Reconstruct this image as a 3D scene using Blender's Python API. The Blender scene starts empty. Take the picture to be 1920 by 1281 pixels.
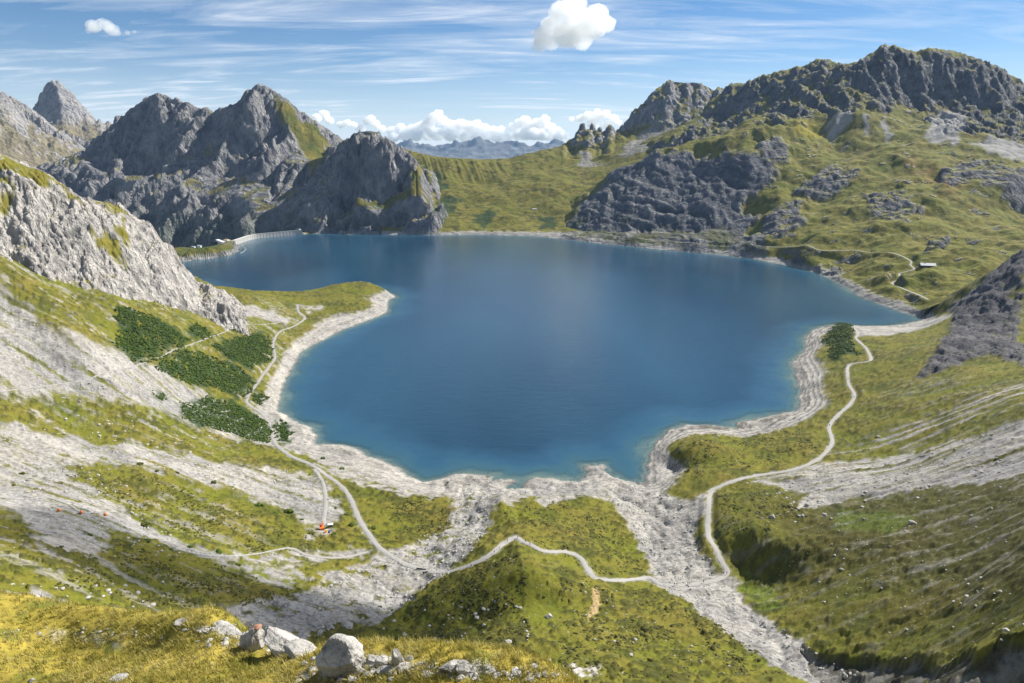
import bpy, math, random, time
import numpy as np
T0 = time.time()
rng = np.random.default_rng(7)
random.seed(7)
sc = bpy.context.scene
col = sc.collection
R = math.radians

# ------------------------------------------------------------------ camera
CAM_Z = 240.0            # metres above the lake
PITCH = R(15.52)
FPX, CX, CY = 1280.0, 960.0, 640.5      # focal length and centre in photograph pixels
cam = bpy.data.cameras.new('camera')
cam.sensor_width = 36.0
cam.lens = 36.0 * FPX / 1920.0
cam.clip_start = 0.5
cam.clip_end = 120000.0
camo = bpy.data.objects.new('camera', cam)
camo.location = (0, 0, CAM_Z)
camo.rotation_euler = (math.pi / 2 - PITCH, 0, 0)
col.objects.link(camo)
sc.camera = camo

# ------------------------------------------------------------------ light
SUN_AZ = R(54)           # clockwise from the view direction (+Y)
SUN_EL = R(38)
SUN = np.array([math.sin(SUN_AZ) * math.cos(SUN_EL), math.cos(SUN_AZ) * math.cos(SUN_EL), math.sin(SUN_EL)])
world = bpy.data.worlds.new('World')
sc.world = world
world.use_nodes = True
sun = bpy.data.lights.new('sun', 'SUN')
sun.energy = 5.0
sun.angle = R(0.5)
sun.color = (1.0, 0.95, 0.86)
suno = bpy.data.objects.new('sun', sun)
from mathutils import Vector
suno.rotation_euler = Vector(SUN).to_track_quat('Z', 'Y').to_euler()
suno.location = (900, 300, 900)
col.objects.link(suno)
SKY_STRENGTH = 0.05
vs = sc.view_settings
vs.view_transform = 'Standard'
vs.look = 'None'
vs.gamma = 1.0
vs.use_curve_mapping = False
vs.exposure = 0.92
HAZE_DENSITY = 2.0e-5
sc.cycles.max_bounces = 16
sc.cycles.diffuse_bounces = 2
sc.cycles.glossy_bounces = 2
sc.cycles.transmission_bounces = 2
sc.cycles.transparent_max_bounces = 8
sc.cycles.volume_bounces = 16


class NT:
    """small node-tree helper"""
    def __init__(s, tree):
        s.t = tree
        tree.nodes.clear()
    def n(s, kind, **kw):
        nd = s.t.nodes.new(kind)
        for k, v in kw.items():
            if k == 'inp':
                for kk, vv in v.items():
                    if isinstance(vv, bpy.types.NodeSocket):
                        s.t.links.new(vv, nd.inputs[kk])
                    else:
                        nd.inputs[kk].default_value = vv
            else:
                setattr(nd, k, v)
        return nd
    def math(s, op, a, b=None, c=None, clamp=False):
        nd = s.t.nodes.new('ShaderNodeMath')
        nd.operation = op
        nd.use_clamp = clamp
        for i, v in enumerate((a, b, c)):
            if v is None:
                continue
            if isinstance(v, bpy.types.NodeSocket):
                s.t.links.new(v, nd.inputs[i])
            else:
                nd.inputs[i].default_value = v
        return nd.outputs[0]
    def mix(s, f, a, b, blend='MIX'):
        nd = s.t.nodes.new('ShaderNodeMix')
        nd.data_type = 'RGBA'
        nd.blend_type = blend
        for i, v in ((0, f), (6, a), (7, b)):
            if isinstance(v, bpy.types.NodeSocket):
                s.t.links.new(v, nd.inputs[i])
            else:
                nd.inputs[i].default_value = v if i == 0 else (*v[:3], 1)
        return nd.outputs[2]
    def ramp(s, f, stops):
        nd = s.t.nodes.new('ShaderNodeValToRGB')
        e = nd.color_ramp.elements
        while len(e) < len(stops):
            e.new(0.5)
        for el, (p, c) in zip(e, stops):
            el.position = p
            el.color = (c, c, c, 1) if not hasattr(c, '__len__') else (*c[:3], 1)
        s.t.links.new(f, nd.inputs[0])
        return nd.outputs[0]
    def noise(s, vec, scale, detail=4, rough=0.55, dist=0.0):
        nd = s.n('ShaderNodeTexNoise', inp={'Scale': scale, 'Detail': detail, 'Roughness': rough, 'Distortion': dist})
        if vec is not None:
            s.t.links.new(vec, nd.inputs['Vector'])
        return nd.outputs['Fac']
    def link(s, a, b):
        s.t.links.new(a, b)


def build_sky():
    w = NT(world.node_tree)
    sky = w.n('ShaderNodeTexSky', sky_type='NISHITA', sun_disc=False, sun_elevation=SUN_EL, sun_rotation=SUN_AZ,
              altitude=2200.0, air_density=1.0, dust_density=0.3, ozone_density=3.0)
    tc = w.n('ShaderNodeTexCoord')
    sep = w.n('ShaderNodeSeparateXYZ', inp={0: tc.outputs['Generated']})
    # cirrus: the direction is carried up to a flat layer so streaks flatten towards the horizon
    zc = w.math('MAXIMUM', sep.outputs[2], 0.01)
    zz = w.math('ADD', zc, 0.10)
    px = w.math('DIVIDE', sep.outputs[0], zz)
    py = w.math('DIVIDE', sep.outputs[1], zz)
    vec = w.n('ShaderNodeCombineXYZ', inp={0: px, 1: py, 2: 0.0})
    mp = w.n('ShaderNodeMapping', inp={'Vector': vec.outputs[0], 'Rotation': (0, 0, R(-7)), 'Scale': (0.34, 1.1, 1)})
    streak = w.noise(mp.outputs[0], 2.1, 9, 0.64, 1.1)
    big = w.noise(vec.outputs[0], 0.42, 3, 0.5)
    fine = w.n('ShaderNodeMapping', inp={'Vector': vec.outputs[0], 'Rotation': (0, 0, R(-16)), 'Scale': (0.6, 2.8, 1)})
    fn = w.noise(fine.outputs[0], 2.4, 8, 0.6, 0.3)
    s1 = w.math('MULTIPLY_ADD', fn, 0.35, w.math('MULTIPLY', streak, 0.75))
    s2 = w.math('MULTIPLY_ADD', big, 0.5, s1)
    cir = w.ramp(s2, ((0.69, 0.0), (0.84, 0.32), (0.98, 0.85)))
    low = w.ramp(sep.outputs[2], ((0.0, 0.62), (0.045, 0.36), (0.12, 0.07), (0.2, 0.0)))
    fac = w.math('MAXIMUM', w.math('MULTIPLY', cir, 0.9), low)
    fac = w.math('MULTIPLY_ADD', w.math('MULTIPLY', low, cir), 0.4, fac, clamp=True)
    hs = w.n('ShaderNodeHueSaturation', inp={'Saturation': 1.22, 'Value': 1.08, 'Color': sky.outputs[0]})
    colr = w.mix(fac, hs.outputs[0], (10.4, 10.9, 11.6))
    bg = w.n('ShaderNodeBackground', inp={'Color': colr, 'Strength': SKY_STRENGTH})
    out = w.n('ShaderNodeOutputWorld')
    w.link(bg.outputs[0], out.inputs[0])


build_sky()

# ------------------------------------------------------------------ helpers: rays, noise, surfaces
CT, ST = math.cos(PITCH), math.sin(PITCH)


def ray(px, py):
    r = (px - CX) / FPX
    u = (CY - py) / FPX
    return np.array([r, CT + ST * u, -ST + CT * u])


def pz(px, py, z):
    d = ray(px, py)
    return d * ((z - CAM_Z) / d[2]) + (0, 0, CAM_Z)


def pt(px, py, t):
    return ray(px, py) * t + (0, 0, CAM_Z)


_perm = rng.permutation(256).astype(np.int32)
_perm = np.concatenate([_perm, _perm, _perm])
_ang = rng.random(256).astype(np.float32) * 2 * np.pi
_gx, _gy = np.cos(_ang), np.sin(_ang)
_g3 = rng.normal(size=(256, 3)).astype(np.float32)
_g3 /= np.linalg.norm(_g3, axis=1)[:, None]


def perlin(x, y, seed=0):
    x = np.asarray(x, np.float32) + seed * 17.31
    y = np.asarray(y, np.float32) + seed * 9.77
    xi, yi = np.floor(x), np.floor(y)
    xf, yf = x - xi, y - yi
    xi = xi.astype(np.int32) & 255
    yi = yi.astype(np.int32) & 255
    u = xf * xf * xf * (xf * (xf * 6 - 15) + 10)
    v = yf * yf * yf * (yf * (yf * 6 - 15) + 10)
    a, b = _perm[xi] + yi, _perm[xi + 1] + yi
    h00, h10, h01, h11 = _perm[a], _perm[b], _perm[a + 1], _perm[b + 1]
    n00 = _gx[h00] * xf + _gy[h00] * yf
    n10 = _gx[h10] * (xf - 1) + _gy[h10] * yf
    n01 = _gx[h01] * xf + _gy[h01] * (yf - 1)
    n11 = _gx[h11] * (xf - 1) + _gy[h11] * (yf - 1)
    p = n00 + u * (n10 - n00)
    q = n01 + u * (n11 - n01)
    return (p + v * (q - p)) * 1.5


def perlin3(x, y, z, seed=0):
    x = np.asarray(x, np.float32) + seed * 13.7
    y = np.asarray(y, np.float32) + seed * 5.3
    z = np.asarray(z, np.float32) + seed * 3.1
    xi, yi, zi = np.floor(x), np.floor(y), np.floor(z)
    xf, yf, zf = x - xi, y - yi, z - zi
    xi = xi.astype(np.int32) & 255
    yi = yi.astype(np.int32) & 255
    zi = zi.astype(np.int32) & 255
    u, v, w = [f * f * (3 - 2 * f) for f in (xf, yf, zf)]
    res = 0
    for dx in (0, 1):
        wx = u if dx else 1 - u
        for dy in (0, 1):
            wy = v if dy else 1 - v
            base = _perm[_perm[xi + dx] + yi + dy]
            for dz in (0, 1):
                g = _g3[_perm[base + zi + dz]]
                wz = w if dz else 1 - w
                res = res + wx * wy * wz * (g[..., 0] * (xf - dx) + g[..., 1] * (yf - dy) + g[..., 2] * (zf - dz))
    return res * 1.4


def fbm(x, y, octv=4, gain=0.5, seed=0):
    a, s, f = 1.0, 0.0, 1.0
    for i in range(octv):
        s = s + a * perlin(x * f, y * f, seed + i)
        a *= gain
        f *= 2.03
    return s


def ridged(x, y, octv=4, gain=0.5, seed=0):
    a, s, f, tot = 1.0, 0.0, 1.0, 0.0
    for i in range(octv):
        s = s + a * (1 - 2 * np.abs(perlin(x * f, y * f, seed + i)))
        tot += a
        a *= gain
        f *= 2.07
    return s / tot


def fbm3(x, y, z, octv=4, gain=0.5, seed=0, rid=False):
    a, s, f = 1.0, 0.0, 1.0
    for i in range(octv):
        p = perlin3(x * f, y * f, z * f, seed + i)
        s = s + a * ((0.5 - 1.6 * np.abs(p)) if rid else p)
        a *= gain
        f *= 2.03
    return s


def sst(a, b, x):
    t = np.clip((x - a) / (b - a), 0, 1)
    return t * t * (3 - 2 * t)


def tps(P, Z, lam):
    n = len(P)
    d2 = ((P[:, None, :] - P[None, :, :]) ** 2).sum(-1)
    K = 0.5 * d2 * np.log(d2 + 1e-12) + lam * np.eye(n)
    A = np.zeros((n + 3, n + 3))
    A[:n, :n] = K
    A[:n, n] = 1
    A[:n, n + 1:] = P
    A[n:, :n] = A[:n, n:].T
    b = np.concatenate([Z, np.zeros(3)])
    return np.linalg.solve(A, b)


def cubic_matrix(n_fine, n_coarse):
    """Catmull-Rom resampling matrix"""
    M = np.zeros((n_fine, n_coarse), np.float32)
    x = np.linspace(0, n_coarse - 1, n_fine)
    i = np.clip(np.floor(x).astype(int), 0, n_coarse - 2)
    t = x - i
    w = [-.5 * t + t * t - .5 * t ** 3, 1 - 2.5 * t * t + 1.5 * t ** 3, .5 * t + 2 * t * t - 1.5 * t ** 3, -.5 * t * t + .5 * t ** 3]
    for k in range(4):
        np.add.at(M, (np.arange(n_fine), np.clip(i - 1 + k, 0, n_coarse - 1)), w[k])
    return M


class Patch:
    """a piece of land as a height field over (x / y, ln y): cells grow with distance like the detail one can see"""
    all = []

    def __init__(s, name, pts, u0, u1, y0, y1, nc, nr, lam=1e-4):
        P = np.array(pts, float)
        q = np.stack([P[:, 0] / P[:, 1], np.log(P[:, 1])], 1)
        w = tps(q, P[:, 2], lam)
        cu, cv = 180, 150
        gu, gv = np.linspace(u0, u1, cu), np.linspace(math.log(y0), math.log(y1), cv)
        G = np.stack(np.meshgrid(gu, gv), -1).reshape(-1, 2)
        Zc = w[-3] + G @ w[-2:]
        for k in range(len(q)):
            d2 = ((G - q[k]) ** 2).sum(1)
            Zc += w[k] * 0.5 * d2 * np.log(d2 + 1e-12)
        Zc = Zc.reshape(cv, cu).astype(np.float32)
        s.name, s.u0, s.u1, s.l0, s.l1, s.nc, s.nr = name, u0, u1, math.log(y0), math.log(y1), nc, nr
        s.z = cubic_matrix(nr, cv) @ Zc @ cubic_matrix(nc, cu).T
        s.u = np.linspace(u0, u1, nc).astype(np.float32)[None, :].repeat(nr, 0)
        s.lny = np.linspace(s.l0, s.l1, nr).astype(np.float32)[:, None].repeat(nc, 1)
        s.y = np.exp(s.lny)
        s.x = s.u * s.y
        Patch.all.append(s)

    def normals(s, X=None, Y=None, Z=None):
        X = s.x if X is None else X
        Y = s.y if Y is None else Y
        Z = s.z if Z is None else Z
        a = np.stack([np.gradient(q, axis=1) for q in (X, Y, Z)], -1)
        b = np.stack([np.gradient(q, axis=0) for q in (X, Y, Z)], -1)
        n = np.cross(a, b)
        n /= np.linalg.norm(n, axis=-1, keepdims=True) + 1e-9
        n[n[..., 2] < 0] *= -1
        return n

    def height(s, x, y):
        x, y = np.asarray(x, float), np.asarray(y, float)
        c = (x / y - s.u0) / (s.u1 - s.u0) * (s.nc - 1)
        r = (np.log(y) - s.l0) / (s.l1 - s.l0) * (s.nr - 1)
        ok = (c >= 0) & (c <= s.nc - 1) & (r >= 0) & (r <= s.nr - 1)
        c, r = np.clip(c, 0, s.nc - 1.001), np.clip(r, 0, s.nr - 1.001)
        ci, ri = c.astype(int), r.astype(int)
        cf, rf = c - ci, r - ri
        z = (s.z[ri, ci] * (1 - cf) + s.z[ri, ci + 1] * cf) * (1 - rf) + (s.z[ri + 1, ci] * (1 - cf) + s.z[ri + 1, ci + 1] * cf) * rf
        return np.where(ok, z, -999.0)


def ground(px, py, patches=None):
    """where the line of sight through a photograph pixel first meets the land"""
    d = ray(px, py)
    u = d[0] / d[1]
    best = None
    for p in (patches or Patch.all):
        if not p.u0 <= u <= p.u1:
            continue
        ys = np.exp(np.linspace(p.l0, p.l1, p.nr * 2))
        zs = p.height(u * ys, ys)
        g = zs - (CAM_Z + d[2] / d[1] * ys)
        k = np.nonzero((g[1:] >= 0) & (g[:-1] < 0))[0]
        if len(k):
            k = k[0]
            f = -g[k] / (g[k + 1] - g[k])
            y = ys[k] + f * (ys[k + 1] - ys[k])
            if best is None or y < best[1]:
                best = np.array([u * y, y, CAM_Z + d[2] / d[1] * y])
    return best


def land_z(x, y, patches=None):
    return np.max([p.height(x, y) for p in (patches or Patch.all)], axis=0)


def grid_mesh(name, X, Y, Z, rgb, rough, mat, kind='structure', keep=None):
    nr, nc = X.shape
    me = bpy.data.meshes.new(name)
    n = nr * nc
    me.vertices.add(n)
    me.vertices.foreach_set('co', np.stack([X, Y, Z], -1).astype(np.float32).ravel())
    idx = np.arange(n, dtype=np.int32).reshape(nr, nc)
    q = np.stack([idx[:-1, :-1], idx[:-1, 1:], idx[1:, 1:], idx[1:, :-1]], -1)
    if keep is not None:
        q = q[keep[:-1, :-1] | keep[:-1, 1:] | keep[1:, 1:] | keep[1:, :-1]]
    q = q.reshape(-1, 4)
    m = len(q)
    me.loops.add(m * 4)
    me.loops.foreach_set('vertex_index', q.ravel())
    me.polygons.add(m)
    me.polygons.foreach_set('loop_start', np.arange(0, m * 4, 4, dtype=np.int32))
    me.polygons.foreach_set('loop_total', np.full(m, 4, np.int32))
    me.polygons.foreach_set('use_smooth', np.ones(m, bool))
    a = me.color_attributes.new('Col', 'FLOAT_COLOR', 'POINT')
    a.data.foreach_set('color', np.concatenate([rgb.reshape(n, 3), np.asarray(rough).reshape(n, 1)], 1).astype(np.float32).ravel())
    me.update()
    me.materials.append(mat)
    o = bpy.data.objects.new(name, me)
    o['kind'] = kind
    col.objects.link(o)
    return o


def mixc(a, b, f):
    return a + (b - a) * f[..., None]


def C(r, g, b):
    return np.array([r, g, b], np.float32)

# ------------------------------------------------------------------ the lake's outline (surveyed from the photograph at water level)
SHORE_PX = [(728, 563), (726, 586), (690, 601), (650, 616), (600, 641), (562, 662), (554, 682), (540, 706), (529, 726), (527, 746),
            (521, 770), (545, 786), (576, 799), (592, 815), (592, 833), (640, 834), (678, 845), (692, 856), (730, 868), (762, 889), (792, 904),
            (830, 896), (868, 888), (930, 892), (932, 897), (966, 902), (956, 913), (972, 914), (986, 904), (1005, 896), (1040, 898), (1082, 900), (1103, 890), (1097, 873),
            (1130, 871), (1146, 885), (1172, 901), (1211, 906), (1213, 868), (1231, 830), (1255, 806), (1282, 796), (1332, 798), (1396, 806),
            (1381, 794), (1424, 785), (1496, 769), (1500, 738), (1492, 702), (1483, 681), (1510, 656), (1511, 630), (1530, 616), (1580, 606),
            (1620, 613), (1690, 609), (1736, 598), (1702, 589), (1650, 570), (1612, 556), (1600, 546), (1560, 525), (1530, 511), (1480, 499),
            (1410, 485), (1330, 476), (1270, 471), (1200, 464), (1130, 457), (1050, 448), (1000, 443), (900, 440), (830, 441), (750, 440), (660, 440), (580, 438), (560, 440),
            (480, 448), (458, 458), (450, 467), (446, 475), (400, 484), (345, 490)]
SHORE = [tuple(pz(a, b, 0)[:2]) for a, b in SHORE_PX]
SHORE += [(-760, 1500), (-640, 1330), (-520, 1180), (-470, 1110), (-420, 1090), (-380, 1120), (-340, 1170), (-300, 1215), (-262, 1232), (-228, 1205), (-200, 1150)]
SHORE = np.array(SHORE)


def lake_distance(x, y):
    """signed distance to the waterline, positive on land"""
    shp = x.shape
    x, y = x.ravel(), y.ravel()
    best = np.full(x.shape, 1e9)
    inside = np.zeros(x.shape, bool)
    n = len(SHORE)
    for i in range(n):
        ax, ay = SHORE[i]
        bx, by = SHORE[(i + 1) % n]
        ex, ey = bx - ax, by - ay
        t = np.clip(((x - ax) * ex + (y - ay) * ey) / (ex * ex + ey * ey), 0, 1)
        best = np.minimum(best, (x - ax - t * ex) ** 2 + (y - ay - t * ey) ** 2)
        c = ((ay > y) != (by > y))
        if ey != 0:
            inside ^= c & (x < ex * (y - ay) / ey + ax)
    d = np.sqrt(best)
    return np.where(inside, -d, d).reshape(shp)


def patch_lake_distance(p, cu=420, cv=300):
    cu, cv = min(cu, p.nc), min(cv, p.nr)
    u = np.linspace(p.u0, p.u1, cu)[None, :].repeat(cv, 0)
    y = np.exp(np.linspace(p.l0, p.l1, cv))[:, None].repeat(cu, 1)
    d = lake_distance(u * y, y).astype(np.float32)
    return cubic_matrix(p.nr, cv) @ d @ cubic_matrix(p.nc, cu).T


def apply_shore(p, bank=14.0, steep=0.3):
    s = patch_lake_distance(p)
    s = s + 2.2 * fbm(p.x / 14, p.y / 14, 3, .5, 41)
    land = np.maximum(p.z, 0.5) * (1 - np.exp(-np.maximum(s, 0) / bank)) + steep * np.minimum(np.maximum(s, 0), 12)
    land = np.minimum(land, np.maximum(p.z, 2.0) + 1.0 + 0 * s)
    wet = -np.minimum(np.maximum(-s, 0) * 0.22, 45)
    p.s = s
    p.z = np.where(s > 0, land, wet).astype(np.float32)


def P_z(*rows):
    return [pz(a, b, z) for a, b, z in rows]


def behind(rows, k, drop):
    """the land falls away again behind a crest"""
    out = []
    for a, b, t in rows:
        q = pt(a, b, t)
        out += [(q[0] * k, q[1] * k, q[2] - drop), (q[0] * (2 * k - 1), q[1] * (2 * k - 1), q[2] - 2.6 * drop)]
    return out


def P_t(*rows):
    return [pt(a, b, t) for a, b, t in rows]


# ------------------------------------------------------------------ control points of the land
shore0 = [(x, y, 0.0) for x, y in SHORE[0:57]]
basin_pts = shore0 + P_z(
    # peninsula
    (600, 545, 13), (650, 541, 14), (700, 540, 11), (640, 570, 12), (560, 590, 13), (690, 575, 8),
    # left: slope from the cliff foot down to the shore
    (415, 576, 52), (480, 559, 38), (540, 565, 20), (500, 600, 24), (440, 620, 38), (380, 620, 58), (330, 602, 72), (260, 600, 88), (200, 608, 92), (110, 622, 102), (0, 570, 121),
    (480, 700, 15), (400, 690, 36), (300, 690, 58), (460, 750, 11), (380, 770, 25), (250, 740, 58), (120, 700, 79), (0, 650, 101), (0, 730, 85), (120, 800, 61), (250, 820, 47),
    (400, 830, 22), (510, 840, 9), (0, 810, 74), (0, 900, 69), (150, 880, 58), (300, 880, 45), (450, 880, 25), (590, 875, 10), (680, 900, 9), (740, 920, 9),
    (0, 1000, 84), (0, 1110, 102), (150, 960, 68), (300, 980, 50), (450, 960, 30), (600, 960, 17), (150, 1080, 84), (300, 1080, 62), (450, 1060, 41), (600, 1030, 22),
    (700, 990, 15), (760, 1050, 21), (680, 1050, 22), (820, 1060, 22), (800, 1075, 22), (900, 930, 6), (890, 990, 11), (300, 1150, 69), (420, 1150, 56), (550, 1130, 38), (680, 1100, 28), (640, 1180, 40), (560, 1220, 53), (740, 1120, 26),
    # moraine hills in the middle
    (945, 955, 17), (940, 985, 20), (968, 1005, 33), (900, 1050, 20), (1030, 960, 15), (1080, 940, 12), (1010, 1030, 29), (1080, 1040, 24), (1120, 1080, 26), (1140, 990, 12), (1190, 1020, 11),
    (975, 1060, 36), (985, 1100, 42), (900, 1100, 26), (850, 1150, 30), (780, 1190, 36), (700, 1230, 47), (1000, 1160, 49), (900, 1200, 46), (1000, 1230, 58), (1060, 1110, 38), (1110, 1130, 38), (1150, 1090, 28), (1220, 1090, 21),
    (1110, 1200, 53), (1200, 1180, 42), (1290, 1200, 45), (1100, 1275, 67), (1300, 1275, 60), (1400, 1265, 57), (1280, 1130, 30), (1360, 1180, 42), (1450, 1240, 52), (900, 1278, 62), (760, 1278, 62),
    # right stream bed
    (1150, 910, 4), (1200, 970, 7), (1250, 1040, 13), (1290, 1095, 19), (1340, 1130, 25), (1420, 1190, 38), (1500, 1240, 50), (1560, 1278, 60), (1240, 950, 8), (1300, 1030, 14), (1340, 1075, 20),
    # bank and bench right of the stream
    (1260, 880, 2.0), (1275, 850, 12), (1300, 850, 14), (1350, 830, 13), (1330, 930, 16), (1325, 1000, 17), (1358, 1060, 20), (1350, 940, 22), (1400, 930, 23), (1450, 960, 28), (1400, 1004, 32), (1450, 1018, 34), (1490, 1030, 36), (1480, 1000, 33),
    (1388, 1055, 20), (1425, 1082, 21.5), (1460, 1085, 25), (1480, 1130, 33), (1500, 1050, 35), (1470, 1170, 38), (1540, 1220, 52), (1620, 1225, 63), (1650, 1279, 72),
    (1330, 890, 15), (1420, 890, 15), (1500, 860, 15), (1560, 820, 14), (1590, 760, 12), (1590, 700, 16), (1630, 670, 17), (1605, 620, 13), (1570, 625, 11), (1560, 700, 9), (1540, 730, 6), (1400, 850, 12), (1480, 810, 9), (1560, 770, 10),
    (1570, 655, 13), (1700, 640, 18), (1740, 605, 9), (1785, 582, 20),
    # right slope
    (1500, 930, 24), (1600, 900, 28), (1600, 1000, 45), (1600, 1110, 55), (1700, 1010, 56), (1700, 1130, 68), (1700, 850, 30), (1700, 760, 32), (1700, 700, 29), (1800, 640, 42), (1800, 720, 48), (1800, 800, 48), (1800, 900, 54), (1800, 1010, 68),
    (1800, 1120, 82), (1800, 1230, 96), (1910, 780, 70), (1910, 860, 66), (1910, 950, 80), (1910, 1050, 100), (1910, 1150, 118), (1910, 1250, 132), (1720, 1230, 82))
basin_pts += P_t((1785, 580, 1000), (1850, 525, 985), (1915, 474, 970), (1860, 600, 850), (1915, 560, 860), (1915, 650, 720))
basin_pts += [(760, 1080, 10), (840, 1060, 40), (900, 1040, 40), (700, 1120, -5), (-520, 1010, 40), (-560, 900, 60), (-560, 760, 120), (-440, 560, 145),
              (-90, 120, 106), (0, 125, 96), (60, 120, 96), (-200, 150, 128), (-60, 105, 112), (60, 105, 104), (0, 105, 106), (105, 115, 112), (-150, 120, 126)]
basin = Patch('basin', basin_pts, -0.95, 0.97, 104, 1330, 900, 560, 3e-5)

cliff_pts = P_t((0, 288, 690), (60, 312, 705), (95, 332, 720), (140, 362, 735), (180, 377, 745), (228, 388, 770), (265, 412, 800), (300, 440, 830), (330, 485, 860), (370, 532, 900), (415, 577, 930),
                (0, 420, 640), (60, 440, 650), (120, 450, 670), (200, 470, 700), (260, 500, 730), (310, 540, 770), (360, 575, 830))
cliff_pts += P_t((0, 575, 585), (60, 610, 590), (110, 630, 600), (200, 615, 640), (260, 612, 680), (330, 610, 745), (390, 600, 820), (430, 596, 900))
back = P_t((0, 288, 690), (95, 332, 720), (180, 377, 745), (228, 388, 770), (265, 412, 800), (300, 440, 830), (330, 485, 860), (370, 532, 900), (415, 577, 930))
cliff_pts += [(b[0] * 1.10 - 5, b[1] * 1.10 + 5, max(b[2] - 55, -8)) for b in back] + [(b[0] * 1.22, b[1] * 1.22, max(b[2] - 150, -20)) for b in back]
cliff_pts += [(-330, 760, 5), (-345, 850, 5), (-350, 700, 15), (-300, 720, 0), (-400, 1010, -10), (-520, 520, 100), (-600, 600, 160), (-640, 720, 255), (-560, 480, 130), (-700, 850, 240)]
cliff = Patch('cliff', cliff_pts, -0.90, -0.40, 500, 1120, 440, 360, 3e-5)

massif_pts = P_t((60, 300, 2550), (100, 303, 2520), (150, 285, 2560), (200, 243, 2600), (245, 205, 2640), (297, 176, 2660), (330, 186, 2680), (370, 200, 2700), (410, 206, 2720), (448, 196, 2690), (458, 177, 2660), (487, 160, 2640),
                 (510, 170, 2660), (560, 206, 2720), (600, 236, 2760), (645, 263, 2800), (690, 290, 2840),
                 (590, 300, 2380), (640, 268, 2330), (672, 249, 2300), (705, 248, 2290), (735, 270, 2290), (770, 292, 2300), (795, 330, 2280),
                 (580, 330, 2330), (520, 300, 2420), (500, 240, 2520), (400, 300, 2450), (300, 290, 2470), (200, 320, 2440), (130, 360, 2380), (450, 370, 2250), (350, 380, 2280), (250, 400, 2270), (330, 450, 2200), (400, 440, 2160), (470, 425, 2110), (200, 420, 2280), (540, 380, 2200), (620, 330, 2220),
                 (670, 340, 2190), (720, 330, 2190), (640, 400, 2100), (700, 385, 2120), (760, 370, 2150), (580, 410, 2100), (520, 430, 2110), (760, 400, 2080), (690, 400, 2075), (820, 380, 2130), (830, 420, 2060), (800, 340, 2260))
massif_pts += [(x, y + 12, 6.0) for x, y in SHORE[[72, 73, 74, 75]]] + P_z((345, 479, 11), (380, 472, 12), (420, 466, 12), (444, 461, 10), (350, 469, 12), (400, 461, 12), (432, 453, 12), (330, 465, 12)) + [(-760, 1900, -70), (-860, 1880, -90), (-980, 1850, -100), (-680, 1990, -50), (-1150, 1850, -80), (-1350, 1950, -60), (-860, 1740, -40), (-1000, 1700, -70), (-950, 1550, -20), (-1200, 1550, -40), (-700, 1490, -10), (-600, 1490, -20)]
massif_pts += [(-900, 2950, 250), (-1300, 2900, 150), (-700, 3100, 220), (-1500, 2700, 130), (-500, 2750, 190), (-250, 2600, 190), (-1700, 2500, 150)]
massif_pts += behind([(150, 285, 2560), (200, 243, 2600), (245, 205, 2640), (297, 176, 2660), (330, 186, 2680), (370, 200, 2700), (410, 206, 2720), (448, 196, 2690), (487, 160, 2640), (510, 170, 2660), (560, 206, 2720), (600, 236, 2760), (645, 263, 2800), (690, 290, 2840)], 1.03, 35)
massif_pts += behind([(640, 268, 2330), (672, 249, 2300), (705, 248, 2290), (735, 270, 2290)], 1.03, 45)
massif = Patch('massif', massif_pts, -0.80, -0.06, 1480, 2950, 560, 350, 3e-5)

saddle_pts = [(x, y + 6, 2.0) for x, y in SHORE[68:75]] + P_t((780, 290, 2650), (850, 297, 2700), (900, 299, 2750), (950, 298, 2800), (1000, 286, 2850), (1040, 278, 2880), (1070, 267, 2920), (1100, 240, 2950), (1118, 250, 2960), (1145, 240, 2980), (1165, 240, 3000), (1185, 215, 3050),
                 (1215, 186, 3120), (1250, 155, 3180), (1285, 160, 3200), (1315, 162, 3220), (1340, 178, 3250), (1380, 200, 3300), (780, 340, 2450), (850, 345, 2470), (900, 340, 2500), (960, 325, 2550), (1020, 310, 2640), (1100, 300, 2700), (1180, 280, 2680),
                 (1250, 240, 2850), (1180, 240, 2950), (1300, 250, 2700), (800, 380, 2300), (900, 375, 2320), (1000, 350, 2400), (1080, 330, 2500), (1100, 345, 2430), (900, 410, 2180), (1000, 400, 2230), (1060, 380, 2280), (840, 410, 2160), (960, 425, 2110), (1040, 428, 2110))
saddle_pts += [(-300, 2900, 190), (0, 3050, 180), (200, 3150, 200), (420, 3300, 230), (700, 3500, 420), (900, 3600, 420), (500, 3500, 280), (900, 3000, 300), (700, 2400, 150), (500, 2150, 40)]
saddle_pts += behind([(850, 297, 2700), (950, 298, 2800), (1040, 278, 2880), (1165, 240, 3000), (1215, 186, 3120), (1250, 155, 3180), (1285, 160, 3200), (1340, 178, 3250)], 1.03, 50)
saddle = Patch('saddle', saddle_pts, -0.19, 0.42, 1960, 3400, 460, 260, 2e-5)

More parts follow.
